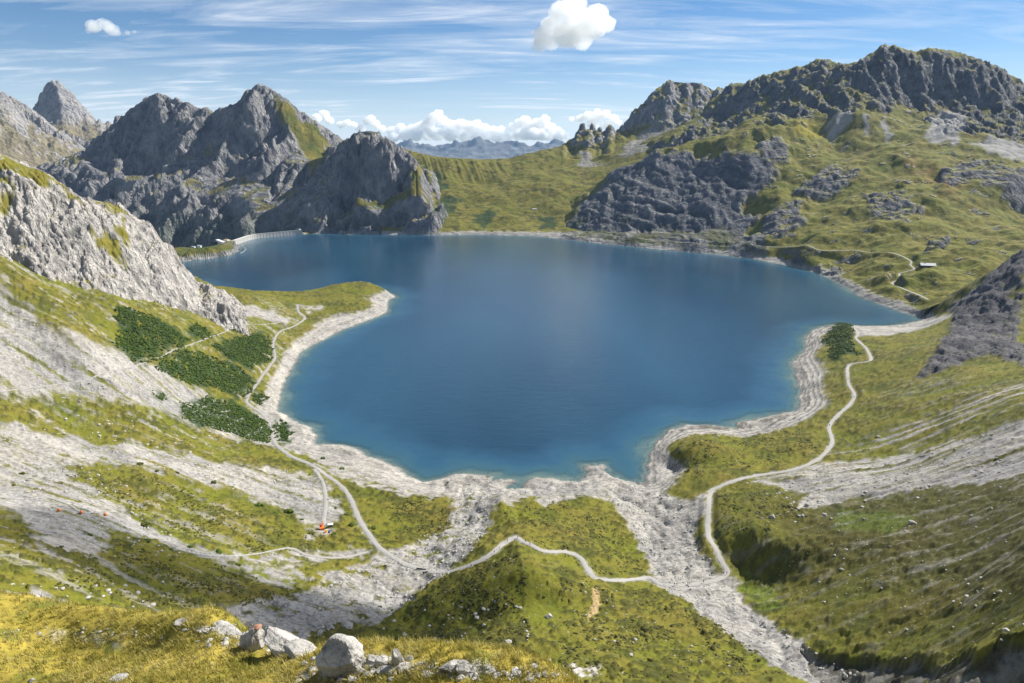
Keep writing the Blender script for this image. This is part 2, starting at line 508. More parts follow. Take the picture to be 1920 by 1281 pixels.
right_pts = [(x * 1.004, y * 1.004, 2.0) for x, y in SHORE[57:70]] + P_z((1740, 500, 40), (1650, 482, 42), (1500, 472, 30), (1420, 462, 24), (1300, 455, 19), (1200, 450, 15), (1100, 441, 12), (1690, 535, 20), (1740, 555, 22), (1785, 580, 24), (1640, 530, 12), (1580, 500, 14), (1850, 500, 48))
right_pts += P_t((1900, 440, 1460), (1920, 400, 1640), (1700, 420, 1500), (1600, 430, 1560), (1500, 425, 1640), (1450, 400, 1750), (1400, 440, 1740), (1400, 400, 1830), (1400, 330, 1950), (1390, 290, 2020), (1440, 257, 2100), (1340, 265, 2180), (1230, 284, 2250), (1160, 318, 2280), (1120, 350, 2290),
                 (1090, 385, 2270), (1180, 380, 2180), (1250, 380, 2080), (1250, 430, 1940), (1150, 430, 2050), (1320, 370, 1980), (1320, 430, 1850), (1480, 330, 1900), (1480, 200, 2350), (1540, 205, 2260), (1600, 210, 2170), (1660, 240, 2120), (1620, 160, 2330), (1660, 85, 2460),
                 (1690, 92, 2470), (1720, 99, 2490), (1742, 92, 2480), (1790, 98, 2480), (1840, 116, 2460), (1880, 132, 2440), (1920, 162, 2400), (1620, 112, 2520), (1590, 121, 2600), (1545, 112, 2660), (1510, 124, 2720), (1480, 131, 2780), (1430, 142, 2850), (1400, 154, 2900), (1372, 156, 2950), (1352, 186, 3000),
                 (1300, 230, 2800), (1400, 230, 2500), (1320, 215, 2870), (1250, 262, 2560), (1460, 180, 2600), (1380, 205, 2760), (1560, 250, 2150), (1520, 290, 2030), (1600, 300, 1950), (1700, 300, 1870), (1720, 200, 2270), (1800, 180, 2300), (1880, 220, 2180), (1790, 235, 2050), (1900, 285, 1920), (1850, 320, 1760), (1780, 300, 1850),
                 (1560, 330, 1850), (1640, 350, 1740), (1540, 370, 1790), (1700, 370, 1650), (1620, 390, 1640), (1800, 380, 1620), (1850, 350, 1680), (1900, 340, 1700), (1780, 440, 1430))
right_pts += [(2300, 2250, 330), (2000, 1900, 190), (1700, 1500, 110), (1500, 1300, 80), (1100, 1100, 60), (1300, 3300, 480), (1800, 3000, 480), (900, 3350, 420), (2300, 2800, 400), (600, 3000, 300), (1000, 1040, 50), (800, 1030, 25), (500, 2500, 120), (420, 2420, 60)]
right_pts += behind([(1660, 85, 2460), (1720, 99, 2490), (1790, 98, 2480), (1840, 116, 2460), (1880, 132, 2440), (1920, 162, 2400), (1590, 121, 2600), (1545, 112, 2660), (1480, 131, 2780), (1430, 142, 2850), (1372, 156, 2950)], 1.03, 35)
right = Patch('right', right_pts, 0.04, 0.95, 1000, 3250, 640, 370, 2e-5)

far_pts = P_t((-60, 140, 3500), (0, 171, 3500), (25, 195, 3500), (50, 226, 3520), (90, 252, 3540), (140, 272, 3560), (165, 290, 3600), (0, 240, 3200), (60, 290, 3150), (120, 310, 3200), (0, 300, 2950), (-60, 250, 3100))
far_pts += P_t((60, 218, 4300), (76, 195, 4320), (86, 168, 4350), (96, 160, 4360), (106, 154, 4370), (122, 172, 4370), (140, 185, 4360), (160, 208, 4340), (180, 228, 4320), (188, 224, 4300), (205, 228, 4300), (220, 250, 4300), (110, 210, 4150), (80, 225, 4180), (150, 240, 4100), (110, 250, 4000), (190, 260, 4000), (260, 280, 4200))
far_pts += [(-3800, 4600, 480), (-2900, 5000, 400), (-2300, 5200, 250), (-3400, 3100, 300), (-2500, 2700, 100), (-1900, 3000, 60), (-1700, 3600, 80), (-4000, 3800, 500)]
far_pts += behind([(0, 171, 3500), (50, 226, 3520), (90, 252, 3540), (140, 272, 3560), (76, 195, 4320), (96, 160, 4360), (106, 154, 4370), (122, 172, 4370), (140, 185, 4360), (160, 208, 4340)], 1.025, 70)
far = Patch('far', far_pts, -0.90, -0.52, 2700, 4700, 280, 230, 2e-6)

FG = [(0, 1142), (80, 1143), (150, 1146), (240, 1153), (330, 1164), (400, 1174), (470, 1192), (560, 1226), (606, 1240), (680, 1243), (760, 1248), (840, 1252), (920, 1256), (1000, 1268), (1060, 1279)]
fg_t = [62, 58, 55, 52, 49, 47, 44, 38, 36, 35, 34, 33, 32, 31, 30]
edge = [pt(a, b, t) for (a, b), t in zip(FG, fg_t)]
fg_pts = list(edge) + [(e[0] * 1.12, e[1] * 1.12, e[2] - 9) for e in edge] + [(e[0] * 1.4, e[1] * 1.4, e[2] - 34) for e in edge] + [(e[0] * 2.1, e[1] * 2.1, e[2] - 82) for e in edge] + [(e[0] * 3.2, e[1] * 3.2, 92) for e in edge]
fg_pts += P_t((0, 1281, 38), (200, 1281, 34), (400, 1281, 31), (600, 1281, 28), (800, 1281, 26.5), (960, 1285, 26), (100, 1210, 46), (300, 1215, 41), (500, 1240, 36))
fg_pts += [(-6, 9, 230), (4, 9, 229), (-16, 12, 221), (-11, 12, 222), (-18, 20, 215.5), (-27, 30, 211), (8, 18, 217), (13, 24, 205), (0, 5, 231), (-5, 6, 231), (5, 6, 231), (20, 34, 185), (-30, 20, 216), (12, 12, 219), (-80, 60, 194), (-84, 78, 160), (-105, 110, 112), (-135, 148, 84), (-70, 85, 135)]
fg = Patch('foreground', fg_pts, -1.1, 0.42, 6, 150, 380, 260, 1e-5)

# ------------------------------------------------------------------ land materials
def land_material(name, bump_scale, bump_dist, grain=0.25, aniso=(1, 1, .55), crack=.5):
    """turf where the map's alpha is low, fractured stone where it is high"""
    m = bpy.data.materials.new(name)
    m.use_nodes = True
    w = NT(m.node_tree)
    at = w.n('ShaderNodeAttribute', attribute_name='Col')
    geo = w.n('ShaderNodeNewGeometry')
    pos = geo.outputs['Position']
    n1 = w.noise(pos, bump_scale, 6, 0.7)
    n2 = w.noise(pos, bump_scale * 3.3, 3, 0.6)
    h = w.math('MULTIPLY_ADD', n2, 0.4, n1)
    mp = w.n('ShaderNodeMapping', inp={'Vector': pos, 'Rotation': (R(8), R(24), 0), 'Scale': aniso})
    rn = w.n('ShaderNodeTexNoise', noise_type='RIDGED_MULTIFRACTAL', normalize=True, inp={'Vector': mp.outputs[0], 'Scale': bump_scale * .55, 'Detail': 7, 'Roughness': .62, 'Lacunarity': 2.1, 'Offset': .9, 'Gain': 2.0})
    rk = w.math('MULTIPLY', rn.outputs['Fac'], crack * 2)
    hr = w.math('ADD', w.math('MULTIPLY', rk, at.outputs['Alpha']), h)
    g = w.math('MULTIPLY_ADD', w.math('SUBTRACT', h, 0.7), grain * 4, 1.0)
    g2 = w.math('MULTIPLY_ADD', w.math('SUBTRACT', rn.outputs['Fac'], .45), w.math('MULTIPLY', at.outputs['Alpha'], .9), g)  # crevice shade put into the stone colour, following the ridged noise
    g2 = w.math('MINIMUM', w.math('MAXIMUM', g2, 0.30), 1.7)
    cc = w.n('ShaderNodeCombineColor', inp={0: g2, 1: g2, 2: g2})
    colr = w.mix(1.0, at.outputs['Color'], cc.outputs[0], 'MULTIPLY')
    st = w.math('MULTIPLY_ADD', at.outputs['Alpha'], 0.55, 0.45)
    bp = w.n('ShaderNodeBump', inp={'Strength': st, 'Distance': bump_dist, 'Height': hr})
    b = w.n('ShaderNodeBsdfPrincipled', inp={'Base Color': colr, 'Roughness': 0.95, 'Specular IOR Level': 0.12, 'Normal': bp.outputs[0]})
    o = w.n('ShaderNodeOutputMaterial')
    w.link(b.outputs[0], o.inputs[0])
    return m


def simple(name, rgb, rough=0.8, metal=0.0, var=0.12, scale=3.0, spec=0.3):
    m = bpy.data.materials.new(name)
    m.use_nodes = True
    w = NT(m.node_tree)
    tc = w.n('ShaderNodeTexCoord')
    n = w.noise(tc.outputs['Object'], scale, 5, 0.6)
    f = w.math('MULTIPLY_ADD', w.math('SUBTRACT', n, 0.5), var * 4, 1.0)
    cc = w.n('ShaderNodeCombineColor', inp={0: f, 1: f, 2: f})
    c = w.mix(1.0, rgb, cc.outputs[0], 'MULTIPLY')
    b = w.n('ShaderNodeBsdfPrincipled', inp={'Base Color': c, 'Roughness': rough, 'Metallic': metal, 'Specular IOR Level': spec})
    o = w.n('ShaderNodeOutputMaterial')
    w.link(b.outputs[0], o.inputs[0])
    return m


ROCK_PALE, ROCK_MID, ROCK_DARK = C(.42, .40, .37), C(.25, .25, .255), C(.12, .125, .14)
SCREE, SCREE_WARM = C(.235, .228, .222), C(.32, .30, .265)
GRASS, GRASS_DRY, GRASS_DEEP, GRASS_GOLD = C(.122, .130, .014), C(.170, .140, .028), C(.055, .068, .011), C(.40, .31, .06)
HEATH, PINE = C(.045, .048, .013), C(.016, .034, .010)
ORANGE_SOIL = C(.24, .12, .035)


def full(p, c):
    return np.broadcast_to(c, p.x.shape + (3,)).astype(np.float32)


def tent(p, rows, k, rag=0.0, seed=1, top=0.0):
    """raise the land to a crisp crest along a surveyed ridge line, falling away k metres per metre on both sides"""
    q = np.array([pt(a, b, t) for a, b, t in rows])
    best = np.full(p.x.shape, -1e6, np.float32)
    crest = None
    if rag:
        crest = rag * fbm(p.x / 26, p.y / 90, 4, .6, seed)
    for (ax, ay, az), (bx, by, bz) in zip(q[:-1], q[1:]):
        ex, ey = bx - ax, by - ay
        t = np.clip(((p.x - ax) * ex + (p.y - ay) * ey) / (ex * ex + ey * ey), 0, 1)
        d = np.sqrt((p.x - ax - t * ex) ** 2 + (p.y - ay - t * ey) ** 2)
        best = np.maximum(best, az + t * (bz - az) + top - k * d)
    if crest is not None:
        best = best + crest
    p.z = np.maximum(p.z, best.astype(np.float32))


def region(p, poly, warp=1.0, blur=2, seed=3, wl=None):
    """soft-edged map (0..1) of an area of ground outlined in the photograph and carried onto the land"""
    q = []
    for a, b in poly:
        g = ground(a, b, [p])
        k = 0
        while g is None and k < 40:
            k += 1
            g = ground(a, b + 2 * k, [p])
        if g is not None:
            q.append((g[0] / g[1], math.log(g[1])))
    if len(q) < 3:
        return np.zeros(p.x.shape, np.float32)
    q = np.array(q)
    wl = wl or 0.03
    m = 0.012 * warp
    u0, u1, l0, l1 = q[:, 0].min() - 2 * m, q[:, 0].max() + 2 * m, q[:, 1].min() - 2 * m, q[:, 1].max() + 2 * m
    c0, c1 = [int(np.clip((u - p.u0) / (p.u1 - p.u0) * (p.nc - 1), 0, p.nc)) for u in (u0, u1)]
    r0, r1 = [int(np.clip((l - p.l0) / (p.l1 - p.l0) * (p.nr - 1), 0, p.nr)) for l in (l0, l1)]
    out = np.zeros(p.x.shape, np.float32)
    if c1 - c0 < 2 or r1 - r0 < 2:
        return out
    S = np.s_[r0:r1, c0:c1]
    U, L = p.u[S], p.lny[S]
    U2 = U + m * fbm(U / wl, L / wl, 4, .6, seed)
    L2 = L + m * fbm(U / wl, L / wl, 4, .6, seed + 5)
    ins = np.zeros(U.shape, bool)
    n = len(q)
    for i in range(n):
        ax, ay = q[i]
        bx, by = q[(i + 1) % n]
        if ay == by:
            continue
        ins ^= ((ay > L2) != (by > L2)) & (U2 < (bx - ax) * (L2 - ay) / (by - ay) + ax)
    f = ins.astype(np.float32)
    for _ in range(blur):
        f = (f + np.roll(f, 1, 0) + np.roll(f, -1, 0) + np.roll(f, 1, 1) + np.roll(f, -1, 1)) / 5
    out[S] = f
    return out


def path_points(px_list, patches, step=2.0):
    pts = []
    for a, b in px_list:
        g = ground(a, b, patches)
        if g is not None:
            pts.append(g[:2])
    pts = np.array(pts)
    # Catmull-Rom through the surveyed points, then even spacing
    P = np.vstack([2 * pts[0] - pts[1], pts, 2 * pts[-1] - pts[-2]])
    out = []
    for i in range(1, len(P) - 2):
        for t in np.linspace(0, 1, 12, endpoint=False):
            a, b, c, d = P[i - 1], P[i], P[i + 1], P[i + 2]
            out.append(.5 * (2 * b + (c - a) * t + (2 * a - 5 * b + 4 * c - d) * t * t + (3 * b - a - 3 * c + d) * t ** 3))
    out.append(pts[-1])
    out = np.array(out)
    s = np.concatenate([[0], np.cumsum(np.linalg.norm(np.diff(out, axis=0), axis=1))])
    n = max(4, int(s[-1] / step))
    si = np.linspace(0, s[-1], n)
    return np.stack([np.interp(si, s, out[:, 0]), np.interp(si, s, out[:, 1])], 1)


def smooth1(a, k):
    for _ in range(k):
        a = np.concatenate([a[:1], (a[:-2] + 2 * a[1:-1] + a[2:]) / 4, a[-1:]])
    return a


class Path:
    """a trodden way: flattens its bed into the land and is laid on it as a strip of its own"""
    def __init__(s, px, patch, width, step=2.0, wild=0.12):
        s.p, s.w = patch, width
        s.xy = path_points(px, [patch], step)
        z = patch.height(s.xy[:, 0], s.xy[:, 1])
        s.z = smooth1(z, 12)
        s.wild = wild

    def press(s):
        p = s.p
        q = s.xy
        lu, ll = q[:, 0] / q[:, 1], np.log(q[:, 1])
        du, dl = (p.u1 - p.u0) / (p.nc - 1), (p.l1 - p.l0) / (p.nr - 1)
        D = np.full(p.x.shape, 1e6, np.float32)
        ZB = np.zeros(p.x.shape, np.float32)
        for i in range(len(q)):
            r = s.w * 2.6 / q[i, 1]
            c0, c1 = int((lu[i] - r - p.u0) / du), int((lu[i] + r - p.u0) / du) + 2
            r0, r1 = int((ll[i] - r - p.l0) / dl), int((ll[i] + r - p.l0) / dl) + 2
            S = np.s_[max(r0, 0):max(r1, 0), max(c0, 0):max(c1, 0)]
            d = np.hypot(p.x[S] - q[i, 0], p.y[S] - q[i, 1])
            m = d < D[S]
            D[S] = np.where(m, d, D[S])
            ZB[S] = np.where(m, s.z[i], ZB[S])
        f = 1 - sst(s.w * .75, s.w * 2.3, D)
        p.z = p.z + (ZB - p.z) * f

    def strip(s, name, mat, lift=0.22):
        q = s.xy
        n = len(q)
        t = np.gradient(q, axis=0)
        t /= np.linalg.norm(t, axis=1)[:, None] + 1e-9
        nrm = np.stack([-t[:, 1], t[:, 0]], 1)
        k = np.arange(n)
        wv = s.w * .5 * (1 + s.wild * (perlin(k / 5., k * 0, 3) + perlin(k / 1.7, k * 0 + 9, 4)))
        wv2 = s.w * .5 * (1 + s.wild * (perlin(k / 5., k * 0 + 30, 5) + perlin(k / 1.7, k * 0 + 19, 6)))
        cols = []
        for f, ww in ((-1, wv), (-.5, wv), (0, wv), (.5, wv2), (1, wv2)):
            xy = q + nrm * (f * ww)[:, None]
            z = np.maximum(s.p.height(xy[:, 0], xy[:, 1]), s.z - .3) + lift - (.12 if abs(f) == 1 else 0)
            cols.append(np.column_stack([xy, z]))
        A = np.array(cols)                                  # 5 x n x 3
        me = bpy.data.meshes.new(name)
        v = A.reshape(-1, 3)
        fcs = []
        for j in range(4):
            for i in range(n - 1):
                a = j * n + i
                fcs.append((a, a + 1, a + n + 1, a + n))
        me.from_pydata(v.tolist(), [], fcs)
        for pl in me.polygons:
            pl.use_smooth = True
        me.materials.append(mat)
        o = bpy.data.objects.new(name, me)
        o['kind'] = 'structure'
        col.objects.link(o)
        return o


# ---- crests of the mountains
CREST_MASSIF = [(40, 330, 2500), (80, 310, 2520), (118, 298, 2540), (150, 287, 2560), (178, 262, 2580), (200, 244, 2600), (222, 222, 2620), (245, 206, 2640), (262, 192, 2650), (280, 182, 2660), (297, 175, 2660), (312, 182, 2670), (332, 186, 2680), (352, 194, 2690), (370, 201, 2700), (392, 206, 2710), (412, 206, 2720), (435, 198, 2700), (450, 194, 2690), (454, 176, 2665), (463, 172, 2655), (474, 163, 2645), (490, 159, 2640), (502, 165, 2650), (512, 172, 2660), (535, 187, 2690), (560, 206, 2720), (580, 220, 2740), (600, 236, 2760), (645, 263, 2800), (690, 291, 2840)]
tent(massif, CREST_MASSIF, 1.15, 7, 2)
CREST_CRAG = [(575, 320, 2380), (605, 292, 2360), (625, 278, 2340), (640, 266, 2330), (655, 258, 2310), (668, 247, 2300), (680, 250, 2300), (690, 256, 2295), (703, 247, 2290), (716, 252, 2290), (735, 268, 2290), (752, 276, 2295), (770, 290, 2300), (784, 310, 2290), (795, 330, 2280), (808, 350, 2260), (822, 372, 2230), (840, 398, 2170)]
tent(massif, CREST_CRAG, 1.35, 9, 4)
tent(massif, [(297, 176, 2650), (330, 230, 2560), (345, 280, 2480), (330, 340, 2370), (300, 400, 2240)], .95, 8, 5)
tent(massif, [(487, 160, 2630), (478, 215, 2560), (500, 270, 2450), (530, 310, 2370), (510, 370, 2240), (470, 430, 2120)], 1.0, 8, 6)
tent(massif, [(412, 206, 2710), (430, 280, 2540), (400, 350, 2380), (370, 420, 2200)], .95, 7, 16)
tent(massif, [(670, 248, 2295), (650, 300, 2250), (665, 350, 2170), (640, 410, 2085)], 1.15, 8, 7)
tent(massif, [(740, 272, 2290), (755, 320, 2250), (745, 360, 2180)], 1.2, 7, 17)
tent(massif, [(200, 244, 2590), (215, 310, 2450), (190, 370, 2300)], .95, 8, 8)
CREST_FAR_A = [(-60, 140, 3500), (0, 170, 3500), (12, 182, 3500), (25, 195, 3500), (38, 210, 3510), (50, 224, 3520), (90, 252, 3540), (140, 274, 3560), (170, 293, 3600)]
tent(far, CREST_FAR_A, .9, 9, 9)
CREST_FAR_B = [(58, 220, 4300), (70, 204, 4310), (78, 192, 4320), (84, 170, 4350), (92, 163, 4360), (100, 157, 4365), (107, 153, 4370), (116, 164, 4370), (126, 176, 4370), (140, 186, 4360), (150, 200, 4350), (162, 210, 4340), (180, 230, 4320), (187, 222, 4300), (194, 236, 4300), (205, 226, 4300), (212, 242, 4300), (240, 262, 4300)]
tent(far, CREST_FAR_B, 1.5, 10, 10)
tent(far, [(107, 154, 4370), (100, 190, 4290), (108, 230, 4180)], 1.4, 10, 12)
CREST_PASS = [(760, 280, 2640), (790, 288, 2650), (820, 294, 2670), (850, 296, 2700), (900, 299, 2750), (955, 297, 2802), (1000, 286, 2850), (1015, 281, 2860), (1040, 278, 2880), (1060, 272, 2900)]
tent(saddle, CREST_PASS, .62, 4, 11)
CREST_PINNACLES = [(1060, 272, 2900), (1075, 262, 2920), (1088, 240, 2940), (1096, 232, 2945), (1104, 240, 2950), (1112, 235, 2955), (1119, 252, 2960), (1126, 238, 2962), (1130, 256, 2965), (1140, 238, 2975), (1147, 234, 2980), (1152, 246, 2985), (1165, 240, 3000), (1175, 226, 3020), (1186, 212, 3050), (1200, 203, 3080), (1212, 188, 3110),
              (1224, 176, 3130), (1236, 163, 3150), (1246, 160, 3170), (1254, 152, 3180), (1262, 154, 3190), (1270, 161, 3195), (1288, 155, 3200), (1298, 165, 3210), (1312, 158, 3220), (1325, 168, 3230), (1342, 177, 3250)]
tent(saddle, CREST_PINNACLES, 1.45, 8, 13)
tent(saddle, [(1250, 155, 3180), (1240, 190, 3080), (1225, 215, 3000)], 1.3, 7, 14)
tent(saddle, [(1310, 160, 3220), (1290, 200, 3080), (1270, 230, 2960)], 1.2, 7, 15)
CREST_RIGHT = [(1346, 186, 3010), (1352, 176, 3000), (1362, 162, 2970), (1372, 154, 2950), (1385, 160, 2930), (1400, 152, 2900), (1415, 148, 2880), (1430, 141, 2850), (1455, 136, 2820), (1480, 129, 2780), (1510, 123, 2720), (1530, 113, 2680), (1547, 110, 2660), (1560, 117, 2640), (1590, 121, 2600), (1610, 116, 2540), (1625, 106, 2510), (1640, 94, 2480),
             (1650, 87, 2465), (1662, 83, 2460), (1675, 87, 2465), (1690, 93, 2470), (1720, 99, 2490), (1732, 93, 2485), (1745, 91, 2480), (1790, 97, 2480), (1815, 106, 2470), (1840, 114, 2460), (1880, 131, 2440), (1900, 138, 2425), (1920, 160, 2400), (1960, 190, 2380)]
tent(right, CREST_RIGHT, 1.0, 6, 21)
tent(right, [(1662, 83, 2460), (1648, 130, 2390), (1625, 170, 2310), (1560, 192, 2270), (1490, 205, 2320), (1440, 215, 2420)], .9, 7, 22)
tent(right, [(1690, 93, 2470), (1685, 150, 2380), (1672, 210, 2250)], .95, 6, 23)
tent(right, [(1745, 91, 2480), (1760, 140, 2390), (1790, 190, 2290)], .9, 6, 24)
tent(right, [(1840, 115, 2460), (1850, 160, 2370), (1880, 220, 2250)], .9, 6, 25)
tent(right, [(1235, 285, 2250), (1270, 272, 2220), (1340, 265, 2180), (1400, 250, 2150), (1440, 232, 2130), (1490, 225, 2160)], .6, 3, 26)
CREST_CLIFF = [(-30, 280, 685), (0, 289, 690), (30, 300, 698), (60, 313, 705), (95, 332, 720), (120, 350, 728), (140, 362, 735), (165, 373, 740), (180, 377, 745), (205, 380, 757), (228, 388, 770), (250, 402, 790), (265, 412, 800), (285, 428, 815), (300, 440, 830), (318, 465, 845), (330, 484, 860), (350, 508, 880), (370, 531, 900), (395, 556, 915), (415, 577, 930)]
tent(cliff, CREST_CLIFF, 1.2, 3, 31)
tent(basin, [(1785, 581, 1000), (1800, 568, 998), (1825, 548, 990), (1850, 526, 985), (1880, 502, 978), (1915, 474, 970), (1960, 440, 965)], .95, 2.5, 33)


def fit_crest(p, rows, y0=0, y1=1e9, width=9, top=.95, rag=0.0, wl=40.):
    """settle the finished crest to its surveyed height: shifts the upper slopes, keeps the ragged detail"""
    e = np.array([ray(a, b) for a, b, *_ in rows])
    eu, et = e[:, 0] / e[:, 1], e[:, 2] / e[:, 1]
    o = np.argsort(eu)
    eu, et = eu[o], et[o]
    uc = p.u[0]
    m = (p.y >= y0) & (p.y <= y1)
    el = np.where(m, (p.z - CAM_Z) / p.y, -9)
    k = el.argmax(0)
    c = np.arange(p.nc)
    d = (np.interp(uc, eu, et) - el[k, c]) * p.y[k, c]
    inside = ((uc >= eu[0]) & (uc <= eu[-1])).astype(float)
    d = d * inside
    ker = np.ones(width) / width
    d = np.convolve(np.pad(d, width, mode='edge'), ker, 'same')[width:-width]
    zt = p.z[k, c]
    f = sst(.30, top, p.z / np.maximum(zt, 30)[None, :]) * m
    p.z = (p.z + d[None, :] * f).astype(np.float32)
    if rag:
        near = sst(.72, .98, p.z / np.maximum(p.z[k, c], 30)[None, :]) * m * np.convolve(inside, np.ones(15) / 15, 'same')[None, :]
        p.z = (p.z + rag * near * (1.6 * ridged(p.x / wl, p.y / (wl * 2.5), 3, .6, 140) - .75)).astype(np.float32)


def ledges(p, step, amp, w, seed, tilt=0.0):
    """bands of cliff and ledge: steepens and flattens the slope by turns"""
    ph = (p.z + tilt * p.x) / step + .9 * fbm(p.x / 120, p.y / 120, 3, .5, seed)
    p.z = (p.z + amp * np.sin(6.2832 * ph) * w).astype(np.float32)


def path_dist(p):
    D = np.full(p.x.shape, 99., np.float32)
    for pa, _ in PATHS:
        if pa.p is p:
            du, dl = (p.u1 - p.u0) / (p.nc - 1), (p.l1 - p.l0) / (p.nr - 1)
            for x, y in pa.xy:
                r = pa.w * 2.4
                c0, c1 = int((x / y - r / y - p.u0) / du), int((x / y + r / y - p.u0) / du) + 2
                r0, r1 = int((math.log(y) - r / y - p.l0) / dl), int((math.log(y) + r / y - p.l0) / dl) + 2
                S = np.s_[max(r0, 0):max(r1, 0), max(c0, 0):max(c1, 0)]
                D[S] = np.minimum(D[S], np.hypot(p.x[S] - x, p.y[S] - y) / pa.w)
    return D


tent(basin, [(938, 938, 445), (950, 965, 425), (968, 1003, 386), (973, 1030, 356), (980, 1070, 318)], .36, .9, 34)

apply_shore(basin, 10, .28)
massif_z0 = massif.z.copy()
for p in (massif, saddle, right):
    apply_shore(p, 9, .35)
massif.z = np.where(massif.s > 0, massif.z + np.minimum(massif_z0 - massif.z, 0) * sst(28, 60, massif.s), massif.z).astype(np.float32)

# ---- ways are pressed into the ground before the fine relief is laid over it
PATH_MAIN = [(557, 571), (560, 585), (572, 596), (555, 610), (525, 622), (512, 645), (515, 672), (495, 700), (480, 722), (462, 752), (490, 775), (508, 800), (515, 830), (545, 855), (580, 870), (610, 890), (640, 912), (657, 935), (672, 970), (690, 1000), (715, 1030), (755, 1055), (800, 1072), (840, 1073),
             (880, 1060), (920, 1038), (950, 1017), (968, 1009), (985, 1017), (1020, 1032), (1060, 1035), (1090, 1050), (1110, 1078), (1135, 1088), (1170, 1088), (1215, 1085), (1240, 1095), (1290, 1098), (1340, 1088), (1364, 1075), (1350, 1045), (1330, 1010), (1328, 970), (1332, 925), (1350, 912), (1420, 892),
             (1490, 880), (1535, 860), (1560, 830), (1555, 800), (1575, 775), (1592, 760), (1602, 740), (1590, 715), (1593, 685), (1632, 676), (1625, 655), (1605, 635), (1608, 625), (1594, 612)]
PATHS = [(Path(PATH_MAIN, basin, 2.8, 2.0, .22), 'road'),
         (Path([(590, 880), (605, 905), (611, 940), (606, 985)], basin, 2.4, 2.0, .22), 'road'),
         (Path([(0, 735), (60, 727), (120, 719), (170, 710), (230, 692), (270, 680), (310, 665), (360, 645), (400, 630), (450, 612), (530, 603), (555, 607)], basin, 1.5), 'trail'),
         (Path([(0, 932), (45, 936), (90, 935), (125, 945), (150, 957), (185, 962)], basin, 1.0), 'trail'),
         (Path([(330, 1028), (380, 1040), (430, 1043), (480, 1039), (540, 1029), (580, 1042), (640, 1046), (690, 1035)], basin, 1.6), 'trail'),
         (Path([(1798, 585), (1770, 574), (1740, 562), (1715, 550), (1690, 540), (1673, 531), (1690, 522), (1686, 514), (1700, 509), (1714, 504), (1707, 497), (1708, 490), (1690, 480), (1650, 473), (1610, 470), (1580, 470), (1530, 467), (1480, 463), (1420, 460)], right, 3.4), 'road'),
         (Path([(1380, 460), (1300, 455), (1250, 451), (1200, 447), (1130, 438), (1080, 432), (1060, 428), (1056, 420), (1055, 412), (1047, 406)], right, 2.6, 3.0), 'trail')]
DAM_PX = [(428, 453.0), (440, 450.0), (450, 446.6), (459, 443.6), (468, 441), (477, 439.3), (497, 437.2), (519, 435.2), (537, 433.6), (556, 432.0), (566, 431.4)]
for (a, b), (a2, b2) in zip(DAM_PX[:-2], DAM_PX[1:-1]):
    A_, B_ = pz(a, b, 13), pz(a2, b2, 13)
    for f_ in np.linspace(0, 1, 8):
        q_ = A_ + (B_ - A_) * f_
        massif.z = np.where(np.hypot(massif.x - q_[0], massif.y - q_[1] + 4) < 15, np.minimum(massif.z, -5), massif.z)
for pa, _ in PATHS:
    pa.press()

PINES = [[(210, 572), (250, 580), (300, 600), (362, 640), (330, 655), (302, 672), (250, 682), (215, 640), (230, 605)], [(285, 688), (345, 652), (400, 668), (455, 690), (482, 718), (460, 748), (400, 730), (330, 708)], [(400, 650), (450, 630), (500, 625), (513, 650), (500, 682), (470, 692), (430, 672)],
         [(335, 755), (390, 745), (450, 760), (492, 785), (513, 812), (505, 832), (430, 812), (350, 790)], [(404, 600), (440, 604), (462, 624), (430, 620)], [(520, 785), (548, 810), (545, 832), (522, 828), (516, 800)], [(365, 605), (400, 625), (385, 640), (355, 618)], [(275, 732), (300, 735), (320, 748), (295, 748)], [(480, 735), (498, 742), (490, 762), (474, 752)]]
PINE_MOUND = [(1550, 628), (1562, 612), (1590, 603), (1600, 618), (1596, 640), (1612, 668), (1585, 660), (1570, 680), (1552, 672), (1556, 650), (1544, 640)]
OUT = {}


def finish(p, name, rgb, a, mat, disp=None, keep=None):
    X, Y, Z = p.x, p.y, p.z
    if disp is not None:
        n = p.normals()
        X, Y, Z = X + n[..., 0] * disp, Y + n[..., 1] * disp, Z + n[..., 2] * disp
    k = np.argmax(np.where(p.y > 1.2 * p.y.min(), (p.z - CAM_Z) / p.y, -9), axis=0)
    yc = p.y[k, np.arange(p.nc)]
    yc = np.array([yc[max(0, i - 25):i + 26].max() for i in range(p.nc)])
    seen = {'massif': 160, 'right': 160, 'saddle': 260, 'cliff': 120, 'far': 300, 'range': 900}.get(p.name)
    if seen:
        keep = p.y < yc[None, :] + seen
    if p.name == 'basin':
        keep = Z > -7
    OUT[p.name] = grid_mesh(name, X, Y, Z, rgb, a, mat, keep=keep)


def slope_of(p, sm=0):
    n = p.normals()[..., 2]
    for _ in range(sm):
        n = (n + np.roll(n, 1, 0) + np.roll(n, -1, 0) + np.roll(n, 1, 1) + np.roll(n, -1, 1)) / 5
    return n


def path_clear(p, k=1.6):
    f = np.ones(p.x.shape, np.float32)
    for pa, _ in PATHS:
        if pa.p is p:
            du, dl = (p.u1 - p.u0) / (p.nc - 1), (p.l1 - p.l0) / (p.nr - 1)
            for x, y in pa.xy:
                r = pa.w * k
                c0, c1 = int((x / y - r / y - p.u0) / du), int((x / y + r / y - p.u0) / du) + 2
                r0, r1 = int((math.log(y) - r / y - p.l0) / dl), int((math.log(y) + r / y - p.l0) / dl) + 2
                S = np.s_[max(r0, 0):max(r1, 0), max(c0, 0):max(c1, 0)]
                f[S] = np.minimum(f[S], sst(pa.w * .55, pa.w * k, np.hypot(p.x[S] - x, p.y[S] - y)))
    return f


